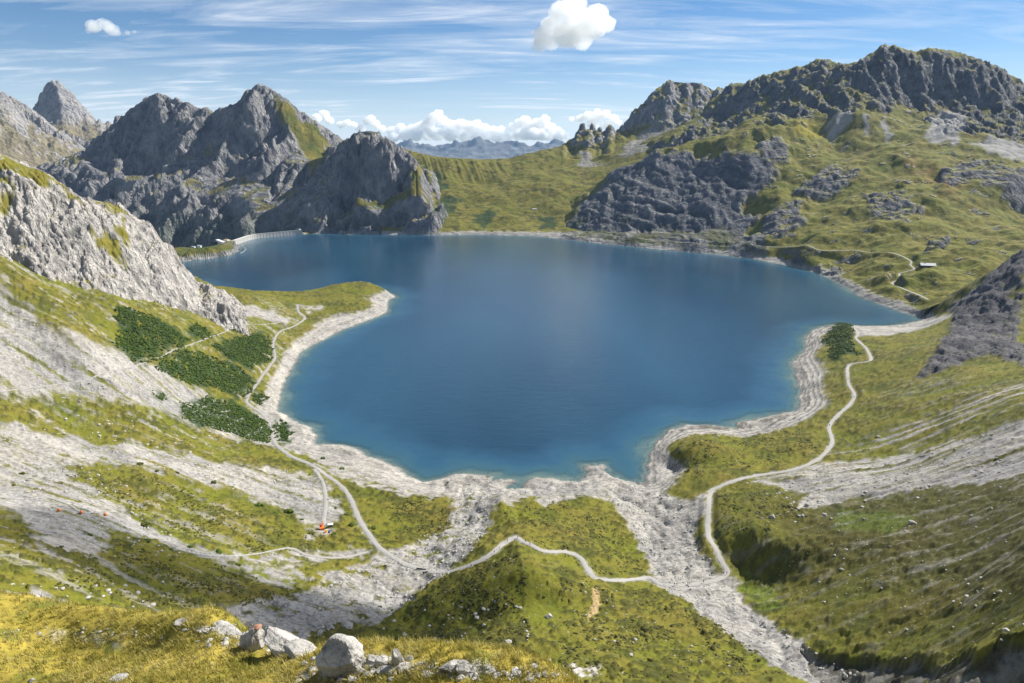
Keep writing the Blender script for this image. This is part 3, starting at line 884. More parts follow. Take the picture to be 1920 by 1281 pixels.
land_far = land_material('mountain_rock', .055, 9.0, .22, crack=.8)
land_mid = land_material('cliff_rock', .20, 1.8, .16, (1.1, .6, .45), crack=.8)
land_near = land_material('scree_and_turf', .62, .8, .40, (.7, 1, .7), .30)
land_fg = land_material('golden_turf', 2.2, .12, .24, crack=.3)


def strata(p, dx, dz, wl, seed):
    """thin beds of rock: alternating hard and soft layers, tilted"""
    w = (p.z + dx * p.x + dz * p.y) / wl + 1.1 * fbm(p.x / 130, p.y / 130, 3, .5, seed)
    return perlin(w * 2, p.x / 300, seed) + .6 * perlin(w * 5.1, p.x / 200, seed + 1)


def build_massif():
    p = massif
    crest0 = p.z.max(0, keepdims=True)
    p.z = p.z - (330 * sst(-.118, -.052, p.u)).astype(np.float32)
    X = p.x - .55 * (p.y - 2300)
    st = sst(.93, .78, slope_of(p, 3))
    wx, wy = 22 * fbm(p.x / 140, p.y / 140, 3, .5, 51), 30 * fbm(p.x / 140, p.y / 140, 3, .5, 55)
    gul = ridged((X + wx) / 105, (p.y + wy) / 420, 6, .56, 61) + 2.3 * (ridged((X + 2 * wx) / 240, (p.y + 2 * wy) / 800, 2, .5, 60) - .55) * sst(0, 90, crest0 - p.z)
    meadow = region(p, [(505, 175), (560, 210), (600, 240), (645, 266), (640, 275), (610, 290), (585, 310), (570, 290), (552, 262), (535, 230), (515, 200)], .8, 4)
    low = region(p, [(600, 400), (640, 385), (700, 370), (760, 360), (830, 350), (830, 420), (760, 395), (690, 385), (640, 405), (570, 425)], .9, 3)
    st *= 1 - .85 * np.maximum(meadow, low * .8)
    shore_f = sst(0, 60, np.maximum(p.s, 0))
    p.z = p.z + (56 * (gul - .8) * st * (0.3 + .7 * shore_f)).astype(np.float32)
    p.z = p.z + ((13 * ridged((X + .6 * wx) / 42, (p.y + p.x * .5) / 130, 4, .55, 57) - 9 + 5 * ridged((p.x + .3 * p.y) / 21, (p.y - .3 * p.x) / 50, 3, .55, 59)) * st * (.2 + .8 * shore_f)).astype(np.float32)
    fit_crest(p, CREST_CRAG[2:], 2000, 2345, rag=11, wl=46)
    fit_crest(p, CREST_MASSIF, 2440, 2900, rag=11, wl=55)
    d3 = fbm3((p.x + .4 * p.z) / 42, p.y / 42, p.z / 80, 6, .6, 71, True)
    sl = slope_of(p, 1)
    d = d3 * 6.0 * (.12 + .88 * st) * (.3 + .7 * shore_f)
    g = fbm(p.x / 60, p.y / 60, 4, .6, 81)
    green = sst(.70, .86, sl + .12 * g) * .8 * sst(-.1, .3, g)
    ledge = sst(1760, 1700, p.y + .35 * (p.x + 700))
    green = np.maximum(green, ledge * sst(8, 11, p.z))
    green = np.maximum(green * (1 - sst(330, 470, p.z) * .8), np.maximum(meadow, low * sst(.5, .7, sl + .1 * g)))
    tone = .5 + .5 * fbm(p.x / 90, (p.y + p.z) / 90, 4, .55, 91)
    rock = mixc(full(p, C(.068, .072, .088)), full(p, C(.25, .243, .238)), np.clip(tone * .7 + .25 * d3 + .15, 0, 1))
    gr = mixc(full(p, GRASS_DEEP), full(p, GRASS_DRY * .85), np.clip(.45 + .5 * g, 0, 1))
    dark = sst(.3, .6, fbm(p.x / 45, p.y / 45, 4, .6, 95)) * sst(190, 60, p.z)
    gr = mixc(gr, full(p, PINE * 1.6), dark)
    rgb = mixc(rock, gr, np.clip(green, 0, 1))
    band = sst(9, 5, p.z + 2 * g) * sst(.9, .7, green + .2) * sst(34, 18, p.s)
    rgb = mixc(rgb, full(p, PINE * 1.7), sst(30, 50, p.s) * sst(70, 0, p.z + 40 * g) * .4)
    rgb = mixc(rgb, full(p, SCREE * .95), band * .8)
    finish(p, 'mountain', rgb, 1 - .8 * green, land_far, d)


def build_far():
    p = far
    st = sst(.96, .80, slope_of(p, 2))
    gul = ridged((p.x + .6 * p.y) / 150, (p.y - p.x * .2) / 500, 5, .55, 62)
    p.z = p.z + (24 * gul * st).astype(np.float32)
    fit_crest(p, CREST_FAR_B, 4050, 4600, 5, rag=14, wl=70)
    fit_crest(p, CREST_FAR_A, 3350, 3750, rag=10, wl=60)
    d3 = fbm3(p.x / 60, p.y / 60, p.z / 110, 5, .6, 72, True)
    sl = slope_of(p, 1)
    g = fbm(p.x / 110, p.y / 110, 4, .6, 82)
    green = sst(.66, .82, sl + .12 * g) * sst(470, 380, p.z + 60 * g) * .8
    tone = np.clip(.5 + .4 * fbm(p.x / 130, (p.y + p.z) / 130, 4, .55, 92) + .3 * d3, 0, 1)
    rock = mixc(full(p, C(.12, .125, .14)), full(p, C(.34, .32, .30)), tone)
    gr = mixc(full(p, C(.11, .085, .035)), full(p, C(.14, .12, .05)), np.clip(.5 + .5 * g, 0, 1))
    finish(p, 'mountain', mixc(rock, gr, green), 1 - .7 * green, land_far, d3 * 9 * st)


def build_saddle():
    p = saddle
    sl0 = slope_of(p, 2)
    rock_area = region(p, [(1060, 270), (1090, 228), (1150, 230), (1190, 205), (1250, 145), (1345, 170), (1400, 210), (1330, 235), (1260, 235), (1215, 225), (1180, 240), (1150, 260), (1100, 275)], .8, 2)
    ribs = region(p, [(785, 288), (850, 296), (950, 298), (965, 320), (900, 335), (850, 338), (800, 325)], .5, 4)
    scr = np.maximum(region(p, [(1190, 250), (1230, 220), (1300, 215), (1290, 240), (1240, 270), (1190, 290), (1160, 300), (1170, 280)], .9, 2),
                     region(p, [(1090, 280), (1105, 285), (1130, 310), (1085, 312)], .6, 2))
    st = np.maximum(rock_area, sst(.85, .7, sl0))
    shore_f = sst(0, 50, np.maximum(p.s, 0))
    gul = ridged((p.x + 12 * fbm(p.x / 80, p.y / 80, 3, .5, 52)) / 75, p.y / 300, 5, .55, 63)
    rib = ridged((p.x + .28 * p.y) / 30, p.y / 700, 3, .5, 64)
    hum = fbm(p.x / 120, p.y / 120, 5, .5, 65)
    p.z = p.z + (20 * gul * st + 6.5 * rib * ribs + (1 - st) * shore_f * hum * 8).astype(np.float32)
    fit_crest(p, CREST_PINNACLES, 2800, 3400, 5, rag=12, wl=48)
    fit_crest(p, CREST_PASS, 2550, 2950, 5)
    d3 = fbm3(p.x / 34, p.y / 34, p.z / 60, 4, .58, 73, True)
    sl = slope_of(p, 1)
    g = fbm(p.x / 70, p.y / 70, 5, .55, 83)
    g2 = fbm(p.x / 22, p.y / 22, 3, .6, 85)
    gr = mixc(full(p, GRASS * .85), full(p, GRASS_DRY), np.clip(.5 + .5 * g, 0, 1))
    heath = sst(.15, .55, g2 + .5 * g) * .75
    gr = mixc(gr, full(p, GRASS_DEEP * .75), heath)
    thick = np.maximum.reduce([region(p, [(800, 310), (820, 330), (850, 345), (830, 360), (790, 345)], 1, 1), region(p, [(790, 380), (850, 370), (860, 400), (800, 410)], 1, 1), region(p, [(1005, 410), (1035, 400), (1050, 425), (1015, 430)], 1, 1),
                               region(p, [(890, 405), (920, 390), (930, 420), (900, 430)], 1, 1)])
    gr = mixc(gr, full(p, PINE * 1.3), thick * .85)
    tone = np.clip(.45 + .4 * fbm(p.x / 60, (p.y + p.z) / 60, 4, .55, 93) + .3 * d3, 0, 1)
    rock = mixc(full(p, ROCK_DARK), full(p, C(.27, .265, .26)), tone)
    rk = np.clip(np.maximum(rock_area * sst(.86, .70, sl + .08 * g), sst(.74, .6, sl + .06 * g)), 0, 1)
    rk = np.maximum(rk, ribs * sst(.15, .5, -rib + .2 * g2) * .55)
    rgb = mixc(gr, rock, rk)
    rgb = mixc(rgb, full(p, SCREE * .82), scr * (1 - rk) * np.clip(.8 + .5 * g2, 0, 1))
    band = sst(9, 6, p.z + 2.0 * g2)
    rgb = mixc(rgb, full(p, SCREE), band * .9)
    finish(p, 'hillside', rgb, np.clip(rk + .3 * scr + .3 * band, 0, 1), land_far, d3 * (7 * st))


def build_right():
    p = right
    sl0 = slope_of(p, 3)
    top = region(p, [(1340, 185), (1375, 150), (1545, 108), (1600, 118), (1650, 80), (1745, 88), (1900, 130), (1960, 165), (1960, 270), (1900, 265), (1830, 250), (1790, 250), (1760, 235), (1730, 205), (1690, 200), (1640, 205), (1600, 205), (1540, 208), (1470, 225), (1440, 235), (1420, 215), (1480, 170), (1430, 200), (1330, 265), (1240, 275), (1200, 285), (1260, 262), (1310, 230)], .9, 2)
    slab = region(p, [(1060, 420), (1090, 385), (1130, 345), (1190, 305), (1240, 290), (1300, 290), (1390, 290), (1440, 300), (1470, 320), (1430, 350), (1390, 390), (1420, 410), (1400, 440), (1440, 455), (1440, 480), (1330, 474), (1200, 462), (1050, 446)], .9, 2)
    knob = np.maximum.reduce([region(p, [(1420, 270), (1460, 255), (1480, 280), (1470, 310), (1430, 305)], .7, 2), region(p, [(1500, 345), (1560, 310), (1600, 320), (1590, 350), (1520, 375), (1480, 365)], 1, 2), region(p, [(1620, 370), (1690, 355), (1720, 390), (1690, 420), (1630, 400)], 1, 2),
                              region(p, [(1800, 300), (1860, 310), (1920, 320), (1930, 400), (1870, 360), (1800, 340), (1760, 350), (1770, 320)], 1, 2), region(p, [(1440, 400), (1500, 380), (1520, 410), (1480, 440), (1420, 450)], 1, 2), region(p, [(1740, 455), (1770, 445), (1775, 462), (1745, 468)], .6, 1),
                              region(p, [(1530, 500), (1560, 490), (1580, 505), (1560, 518)], .6, 1)])
    scree_up = np.maximum.reduce([region(p, [(1755, 205), (1800, 205), (1820, 225), (1790, 270), (1755, 262), (1740, 245)], .8, 2), region(p, [(1820, 272), (1850, 262), (1930, 270), (1930, 305), (1880, 300), (1840, 285)], .8, 2),
                                  region(p, [(1568, 215), (1580, 205), (1600, 210), (1580, 245), (1562, 265), (1556, 250)], .8, 2), region(p, [(1618, 215), (1632, 215), (1625, 255), (1616, 262)], .6, 1), region(p, [(1655, 215), (1668, 240), (1672, 265), (1662, 262)], .6, 1)])
    st = np.clip(np.maximum(top, slab) + knob, 0, 1)
    shore_f = sst(0, 40, np.maximum(p.s, 0))
    wx = 16 * fbm(p.x / 110, p.y / 110, 3, .5, 53)
    gul = ridged((p.x + wx - .15 * p.y) / 80, (p.y + .3 * p.x) / 300, 5, .55, 66)
    hum = fbm(p.x / 140, p.y / 140, 5, .5, 67)
    hb = fbm(p.x / 46, p.y / 46, 3, .5, 68)
    bed = strata(p, .42, .10, 26, 69)
    clear = path_clear(p, 4)
    p.z = p.z + ((34 * (gul - .6) * top + (12 * ridged((p.x + .2 * p.y) / 38, p.y / 120, 4, .56, 58) - 8) * top + 7 * gul * slab * shore_f + (knob * 7.5 * (hb + .3)) + (1 - st) * shore_f * (hum * 14 + hb * 4)) * clear).astype(np.float32)
    fit_crest(p, CREST_RIGHT, 2100, 3200, rag=9, wl=50)
    d3 = fbm3(p.x / 36, p.y / 36, p.z / 60, 5, .6, 74, True)
    sl = slope_of(p, 1)
    g = fbm(p.x / 80, p.y / 80, 5, .55, 84)
    g2 = fbm(p.x / 18, p.y / 18, 4, .6, 86)
    gr = mixc(full(p, GRASS * .95), full(p, GRASS_DRY), np.clip(.45 + .55 * g, 0, 1))
    gr = mixc(gr, full(p, GRASS_DEEP * .9), sst(.1, .6, g2 + .3 * g) * .7)
    rust = region(p, [(1690, 290), (1740, 300), (1800, 340), (1780, 360), (1700, 330)], 1.5, 5)
    gr = mixc(gr, full(p, ORANGE_SOIL), rust * .55 * np.clip(.6 + g2, 0, 1))
    yel = region(p, [(1485, 225), (1530, 225), (1545, 250), (1520, 262), (1490, 245)], .9, 4)
    gr = mixc(gr, full(p, C(.26, .22, .012)), yel * .6)
    tone = np.clip(.45 + .4 * fbm(p.x / 70, (p.y + p.z) / 70, 4, .55, 94) + .3 * d3, 0, 1)
    rock = mixc(full(p, C(.055, .058, .07)), full(p, C(.175, .172, .17)), tone)
    srock = mixc(full(p, C(.055, .058, .068)), full(p, C(.19, .19, .19)), np.clip(.30 + .55 * bed + .15 * g2, 0, 1))
    rock = mixc(rock, srock, slab)
    rk = np.clip(np.maximum(top * sst(.90, .72, sl + .09 * g + .05 * g2), np.maximum(slab * np.maximum(sst(.99, .9, sl + .05 * g2), .75), knob * sst(.975, .88, sl + .07 * g2))), 0, 1)
    rk = np.maximum(rk, sst(.70, .58, sl + .05 * g2) * clear)
    rk = np.maximum(rk, sst(.62, .78, fbm(p.x / 60, p.y / 34, 5, .6, 122) + .25 * g2) * .85 * sst(.99, .93, sl))
    rgb = mixc(gr, rock, rk)
    rgb = mixc(rgb, full(p, SCREE * 1.15), scree_up * np.clip(.9 + .3 * g2, 0, 1))
    chute = slab * sst(.42, .75, perlin((p.x - .5 * (p.y - 2000)) / 46, p.y / 700, 97) + .2 * g2) * sst(150, 60, p.z + 20 * g) * .7
    rgb = mixc(rgb, full(p, SCREE * .95), chute)
    brush = slab * sst(.0, .5, g + g2 * .5) * sst(70, 15, p.z) * .8
    rgb = mixc(rgb, full(p, GRASS_DEEP * .8), brush)
    band = sst(9.5, 6.5, p.z + 2.2 * g2)
    line = sst(.55, .9, perlin(p.z / .9, p.x / 300, 98)) * band * .5
    rgb = mixc(rgb, full(p, SCREE * .9), band * .92)
    rgb = rgb * (1 - .55 * line[..., None])
    finish(p, 'mountain', rgb, np.clip(rk * (1 - .5 * slab) * (1 - .85 * scree_up) + .3 * band, 0, 1), land_far, (d3 * (5 * np.maximum(top, knob * .6)) + bed * 3.4 * slab * shore_f + d3 * 1.6 * slab * shore_f) * clear)


def build_cliff():
    p = cliff
    st = sst(.92, .75, slope_of(p, 2))
    wx = 9 * fbm(p.x / 50, p.y / 50, 3, .5, 54)
    X = p.x * .8 + p.y * .6
    gul = ridged((X + wx) / 46, (p.y - p.x * .7) / 130, 5, .58, 70)
    p.z = p.z + ((15 * gul + 7 * ridged((X + .5 * wx + .5 * p.z) / 22, (p.y - p.x * .7) / 60, 4, .56, 77) - 8) * st).astype(np.float32)
    fit_crest(p, CREST_CLIFF[:-1], 500, 930, 33)
    d3 = fbm3(p.x / 15, p.y / 15, p.z / 36, 5, .6, 75, True)
    sl = slope_of(p, 1)
    g = fbm(p.x / 26, p.y / 26, 4, .6, 87)
    turf = np.maximum.reduce([region(p, [(-10, 285), (60, 310), (95, 332), (150, 366), (130, 380), (70, 350), (30, 345), (20, 400), (-10, 400)], 1.1, 2), region(p, [(180, 376), (228, 388), (262, 412), (240, 410), (200, 396)], .8, 1),
                              region(p, [(205, 415), (240, 420), (250, 460), (235, 500), (205, 480), (170, 455)], 1.1, 1), region(p, [(150, 520), (180, 540), (215, 580), (190, 605), (165, 560)], 1, 1), region(p, [(110, 530), (130, 560), (140, 620), (115, 600)], 1, 1)])
    green = np.clip(turf * sst(.0, .45, .45 + g * .9) + sst(.78, .92, sl + .08 * g) * .7 * sst(-.2, .4, g), 0, 1)
    tone = np.clip(.55 + .35 * fbm(p.x / 36, (p.y + p.z) / 30, 4, .6, 96) + .22 * d3, 0, 1)
    rock = mixc(full(p, C(.18, .172, .165)), full(p, C(.335, .315, .29)), tone)
    gr = mixc(full(p, GRASS * .75), full(p, GRASS_DRY * .9), np.clip(.4 + .5 * g, 0, 1))
    rgb = mixc(rock, gr, green)
    finish(p, 'cliff', rgb, 1 - .75 * green, land_mid, d3 * 2.6 * (.25 + .75 * st) * (1 - .6 * green))


def build_basin():
    p = basin
    clear = path_clear(p, 2.4)
    pdist = path_dist(p)
    sl0 = slope_of(p, 3)
    gA = region(p, [(1130, 872), (1146, 885), (1172, 901), (1211, 906), (1240, 925), (1290, 938), (1325, 925), (1322, 960), (1300, 1000), (1318, 1040), (1345, 1075), (1390, 1085), (1380, 1110), (1420, 1150), (1470, 1185), (1530, 1225), (1640, 1262), (1600, 1281), (1530, 1279), (1440, 1235), (1350, 1180), (1300, 1135), (1225, 1095), (1212, 1040), (1180, 990), (1150, 945), (1120, 905)], .7, 1)
    gB = region(p, [(800, 905), (870, 890), (930, 893), (950, 910), (1000, 905), (1080, 900), (1100, 885), (1120, 905), (1150, 940), (1100, 930), (1060, 935), (1020, 950), (1000, 925), (960, 948), (930, 945), (912, 1000), (880, 1040), (845, 1066), (800, 1100), (760, 1130), (720, 1160), (690, 1180), (660, 1165), (600, 1185), (545, 1218), (410, 1165), (420, 1143), (530, 1120), (600, 1100), (600, 1075), (690, 1060), (700, 1040), (770, 1022), (830, 1000), (852, 960), (842, 930)], .9, 1)
    gC = region(p, [(-20, 500), (30, 560), (60, 590), (110, 628), (170, 642), (240, 662), (300, 690), (420, 758), (480, 800), (515, 838), (450, 828), (380, 800), (300, 768), (230, 752), (120, 742), (-20, 738)], 1.6, 2)
    gD = region(p, [(-20, 798), (100, 812), (200, 830), (330, 850), (480, 880), (580, 885), (612, 900), (640, 965), (600, 992), (540, 960), (450, 925), (330, 892), (200, 868), (110, 880), (150, 905), (230, 955), (330, 1012), (420, 1040), (560, 1036), (690, 1028), (690, 1040), (560, 1052), (420, 1052), (300, 1025), (205, 990), (185, 1048), (80, 1040), (40, 965), (-20, 930)], 1.8, 1)
    gE = region(p, [(585, 838), (680, 848), (740, 872), (795, 907), (850, 930), (760, 930), (710, 918), (640, 900), (590, 872)], 1.2, 1)
    gF = region(p, [(1400, 905), (1480, 880), (1560, 868), (1700, 850), (1800, 828), (1940, 780), (1940, 890), (1800, 908), (1700, 922), (1600, 935), (1500, 958), (1520, 930), (1470, 915)], 1.3, 1)
    gF2 = region(p, [(1520, 855), (1640, 820), (1760, 780), (1930, 710), (1930, 750), (1780, 805), (1640, 845)], 1.6, 2)
    gG = region(p, [(405, 560), (480, 578), (560, 598), (545, 612), (470, 592), (410, 585)], 1.1, 1)
    gH = np.maximum.reduce([region(p, [(-10, 1105), (60, 1100), (130, 1130), (100, 1150), (-10, 1150)], 1.4, 1), region(p, [(450, 1058), (560, 1060), (580, 1090), (520, 1105), (470, 1080)], 1.4, 1), region(p, [(558, 572), (600, 572), (612, 580), (575, 588)], .6, 1), region(p, [(575, 985), (605, 985), (625, 1000), (590, 1015), (570, 1010)], .5, 1)])
    gI = region(p, [(1590, 612), (1740, 600), (1790, 590), (1740, 612), (1660, 630), (1610, 632)], .6, 1)
    pond = region(p, [(1500, 940), (1520, 938), (1515, 955), (1492, 962)], .3, 1)
    rockR = region(p, [(1780, 580), (1850, 524), (1930, 462), (1930, 690), (1860, 665), (1790, 690), (1720, 715), (1750, 660), (1785, 615)], 1.0, 2)
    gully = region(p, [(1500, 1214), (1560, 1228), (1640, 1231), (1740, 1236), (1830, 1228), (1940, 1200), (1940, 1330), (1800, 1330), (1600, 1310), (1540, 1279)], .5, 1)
    p.z = (p.z - 3.2 * gully).astype(np.float32)
    # streaks run down the fall line, roughly across the picture on both flanks
    ang = np.where(p.x < 0, -.26, .10)
    A, B = p.x + ang * p.y * 0, p.y + np.where(p.x < 0, .28, .02) * p.x
    stk = fbm(A / 90, B / 6.5, 4, .6, 101)
    stk2 = fbm(A / 30, B / 3.0, 3, .6, 103)
    g = fbm(p.x / 46, p.y / 46, 5, .55, 105)
    g2 = fbm(p.x / 9, p.y / 9, 4, .6, 106)
    g3 = fbm(p.x / 3.2, p.y / 3.2, 3, .6, 107)
    flank = sst(60, 200, np.abs(p.x))
    scree = np.clip(gC * sst(-1.1, -.15, stk + .5 * stk2) + gD * sst(-.95, -.1, stk + .6 * stk2 + .3 * g2) + gF * sst(-.9, -.1, stk + .4 * stk2) + gF2 * sst(-.1, .5, stk + .4 * stk2), 0, 1)
    scree = np.maximum.reduce([scree, gA, gB * sst(-.9, -.1, g2 + .3 * stk), gE * sst(-.8, .1, g2), gG, gH * sst(-.6, .2, g2), gI, pond])
    hi = np.where(p.x < 0, 7.0, 7.5)
    band = sst(hi + 1.2, hi - .8, p.z + 1.6 * g2 + 1.0 * g) * (1 - sst(-60, -20, p.z) * 0)
    left_lower = sst(-60, -120, p.x)
    loose = sst(.15, .75, stk * .8 + .5 * g2 + .3 * g3) * flank * sst(.97, .90, sl0) * np.where(p.x < 0, .75, .45)
    scree = np.maximum(scree, loose)
    verge = 1 - sst(.50, .9, pdist + .32 * g2 + .25 * g3)
    bare = np.clip(np.maximum.reduce([scree, band, verge * .9]), 0, 1)
    # turf: dry and deep patches, heath clumps
    gr = mixc(full(p, GRASS), full(p, GRASS_DRY * .9), np.clip(.42 + .55 * g + .2 * g2, 0, 1))
    gr = mixc(gr, full(p, GRASS_DEEP), sst(.0, .7, fbm(p.x / 22, p.y / 22, 4, .6, 108)) * .6)
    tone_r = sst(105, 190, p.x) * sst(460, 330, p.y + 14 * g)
    gr = mixc(gr, full(p, C(.050, .047, .012)), tone_r * .9)  # right slope: the dimness of grazing sun painted into the turf colour
    wet = np.maximum(region(p, [(1380, 1085), (1450, 1100), (1470, 1140), (1430, 1150), (1390, 1115)], .8, 3), region(p, [(1560, 950), (1640, 960), (1720, 970), (1680, 1000), (1560, 995)], 1.2, 5) * .7)
    gr = mixc(gr, full(p, C(.085, .15, .012)), wet * .5)
    hth = sst(.12, .42, fbm(p.x / 4.6, p.y / 4.6, 3, .55, 109) + .55 * fbm(p.x / 40, p.y / 40, 3, .5, 110))
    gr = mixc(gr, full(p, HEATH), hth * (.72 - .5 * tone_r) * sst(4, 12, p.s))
    lines = perlin((p.z * 1.0 + .12 * p.x) / .55, p.x / 26, 111) * sst(60, 140, p.x)
    gr = gr * (1 + .22 * lines[..., None])
    sc_c = mixc(full(p, SCREE * .86), full(p, SCREE_WARM), np.clip(.45 + .35 * g + .3 * g3 + sst(20, 0, p.z) * .25, 0, 1))
    dk = sst(.2, .7, stk2 + .4 * g3) * .35
    sc_c = sc_c * (1 - dk[..., None])
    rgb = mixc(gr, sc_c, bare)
    strand = perlin(p.z / .55 + .5 * g, p.x / 90, 118) * band * .16 + fbm(p.x / 26, p.y / 26, 4, .6, 119) * bare * .16
    rgb = rgb * (1 + strand[..., None])
    rill = sst(.10, .02, np.abs(fbm(p.x / 16, p.y / 26, 3, .55, 120))) * np.maximum(gA, gB) * .4
    rgb = rgb * (1 - rill[..., None])
    stripe = sst(.35, .9, np.sin(6.2832 * (p.z / 1.45 + .35 * g))) * band * (.15 + .45 * sst(60, 130, p.x))
    rgb = rgb * (1 - stripe[..., None])
    rk = np.clip(np.maximum(rockR * sst(-.9, -.2, g + .4 * g2 + .3), sst(.66, .55, sl0 + .04 * g2) * sst(150, 250, p.x)), 0, 1)
    tone = np.clip(.4 + .5 * fbm(p.x / 30, (p.y + p.z) / 30, 4, .55, 113), 0, 1)
    rgb = mixc(rgb, mixc(full(p, C(.04, .04, .046)), full(p, C(.115, .11, .11)), tone), rk)
    rgb = mixc(rgb, mixc(full(p, C(.05, .048, .036)), full(p, C(.145, .138, .125)), sst(-.3, .5, g2 + .4 * g3)), gully * .92)  # gully rubble, coloured darker to carry the shade lying there
    clay = region(p, [(1112, 1100), (1124, 1108), (1126, 1135), (1110, 1160), (1100, 1168), (1108, 1140)], .3, 1)
    rgb = mixc(rgb, full(p, C(.40, .29, .15)), clay * .8)
    slab = np.maximum(region(p, [(1050, 1245), (1100, 1238), (1130, 1250), (1110, 1279), (1050, 1270)], .9, 1) * sst(-.1, .4, g2 + .5 * g3), 0)
    rgb = mixc(rgb, full(p, ROCK_PALE), slab)
    bottom = sst(0, -3, p.z)
    rgb = mixc(rgb, full(p, C(.36, .36, .30)), bottom)
    # relief
    h = g * 1.6 + .55 * g2 + .22 * g3 + hth * .9 * (1 - bare)
    h = h * sst(0, 14, np.abs(p.s)) * clear
    gut = (ridged(A / 70, B / 9, 3, .5, 115)) * 1.3 * np.maximum(gC, np.maximum(gF, flank * .5)) * clear * sst(3, 12, p.s)
    runn = -np.maximum(0, ridged(p.x / 18, p.y / 30, 3, .5, 116) - .35) * 3.2 * np.maximum(gA, gB * .8) * clear
    terr = .42 * np.sin(6.2832 * (p.z / 1.45 + .35 * g)) * band * (.25 + .75 * sst(60, 130, p.x))
    p.z = (p.z + h + gut + runn + terr * .6).astype(np.float32)
    d3 = 0
    if True:
        S = rk > .02
        d3 = np.zeros(p.x.shape, np.float32)
        d3[S] = fbm3(p.x[S] / 18, p.y[S] / 18, p.z[S] / 26, 4, .58, 76, True) * 4.5 * rk[S]
    mat_ = np.clip(sum(region(p, q_, 1.0, 1, 7) for q_ in PINES + [PINE_MOUND]), 0, 1) * clear * sst(-.75, -.3, g2)
    rgb = mixc(rgb, full(p, PINE * 1.25), mat_ * .9)
    wetm = sst(.9, .1, p.z) * sst(-.6, 0, p.z)
    rgb = rgb * (1 - .38 * wetm[..., None])
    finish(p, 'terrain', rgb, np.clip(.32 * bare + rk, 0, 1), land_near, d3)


def build_fg():
    p = fg
    g = fbm(p.x / 5, p.y / 5, 4, .55, 121)
    g2 = fbm(p.x / 1.1, p.y / 1.1, 4, .6, 122)
    gr = mixc(full(p, C(.17, .145, .022)), full(p, GRASS_GOLD * .72), np.clip(.5 + .6 * g, 0, 1))
    gr = mixc(gr, full(p, GRASS_DEEP * 1.4), sst(.25, .7, fbm(p.x / 3, p.y / 3, 3, .6, 123) + .2 * g) * .7)
    st = np.maximum.reduce([region(p, [(600, 1250), (660, 1225), (740, 1230), (760, 1250), (680, 1262), (600, 1279), (550, 1279)], .8, 1), region(p, [(760, 1246), (900, 1254), (1040, 1275), (1000, 1279), (850, 1268), (780, 1260)], .8, 1) * .8, region(p, [(380, 1172), (480, 1190), (560, 1226), (540, 1230), (460, 1200), (390, 1182)], .6, 1),
                            region(p, [(20, 1190), (120, 1180), (240, 1195), (240, 1205), (120, 1192)], .8, 1) * .6])
    st = st * sst(-.3, .3, g2)
    rgb = mixc(gr, full(p, ROCK_PALE), st)
    p.z = (p.z + .28 * g + .10 * g2).astype(np.float32)
    finish(p, 'meadow', rgb, .3 + .7 * st, land_fg)

for f in (build_massif, build_far, build_saddle, build_right, build_cliff, build_basin, build_fg):
    f()


# ------------------------------------------------------------------ far blue range beyond the pass
def build_range():
    rows = [(640, 285), (700, 280), (740, 272), (752, 268), (766, 262), (780, 270), (800, 273), (822, 277), (838, 270), (853, 264), (866, 268), (882, 264), (898, 257), (912, 264), (930, 268), (952, 262), (966, 266), (985, 268), (1000, 270), (1012, 268), (1030, 264), (1040, 261), (1050, 266), (1066, 270), (1100, 276), (1160, 284), (1250, 290)]
    pts = P_t(*[(a, b + 6, 17000) for a, b in rows]) + P_t(*[(a, 306, 14800) for a in range(600, 1300, 60)]) + [(-6000 + k * 1500, 19500, 150) for k in range(9)] + [(-6000 + k * 1500, 13500, -60) for k in range(9)]
    p = Patch('range', pts, -.30, .24, 13600, 19000, 300, 130, 1e-5)
    tent(p, [(a, b, 17000) for a, b in rows], .75, 0, 36)
    gul = ridged((p.x + .3 * p.y) / 520, p.y / 1600, 5, .58, 131)
    p.z = p.z + (75 * gul + 40 * ridged(p.x / 330, p.y / 400, 4, .55, 132) - 40).astype(np.float32)
    fit_crest(p, [(a, b) for a, b in rows], 15500, 18400, 5, rag=70, wl=420)
    t = np.clip(.5 + .5 * fbm(p.x / 500, p.y / 500, 4, .6, 133), 0, 1)
    finish(p, 'mountain', mixc(full(p, C(.05, .055, .055)), full(p, C(.17, .17, .17)), t), t * 0 + 1, land_far)


build_range()

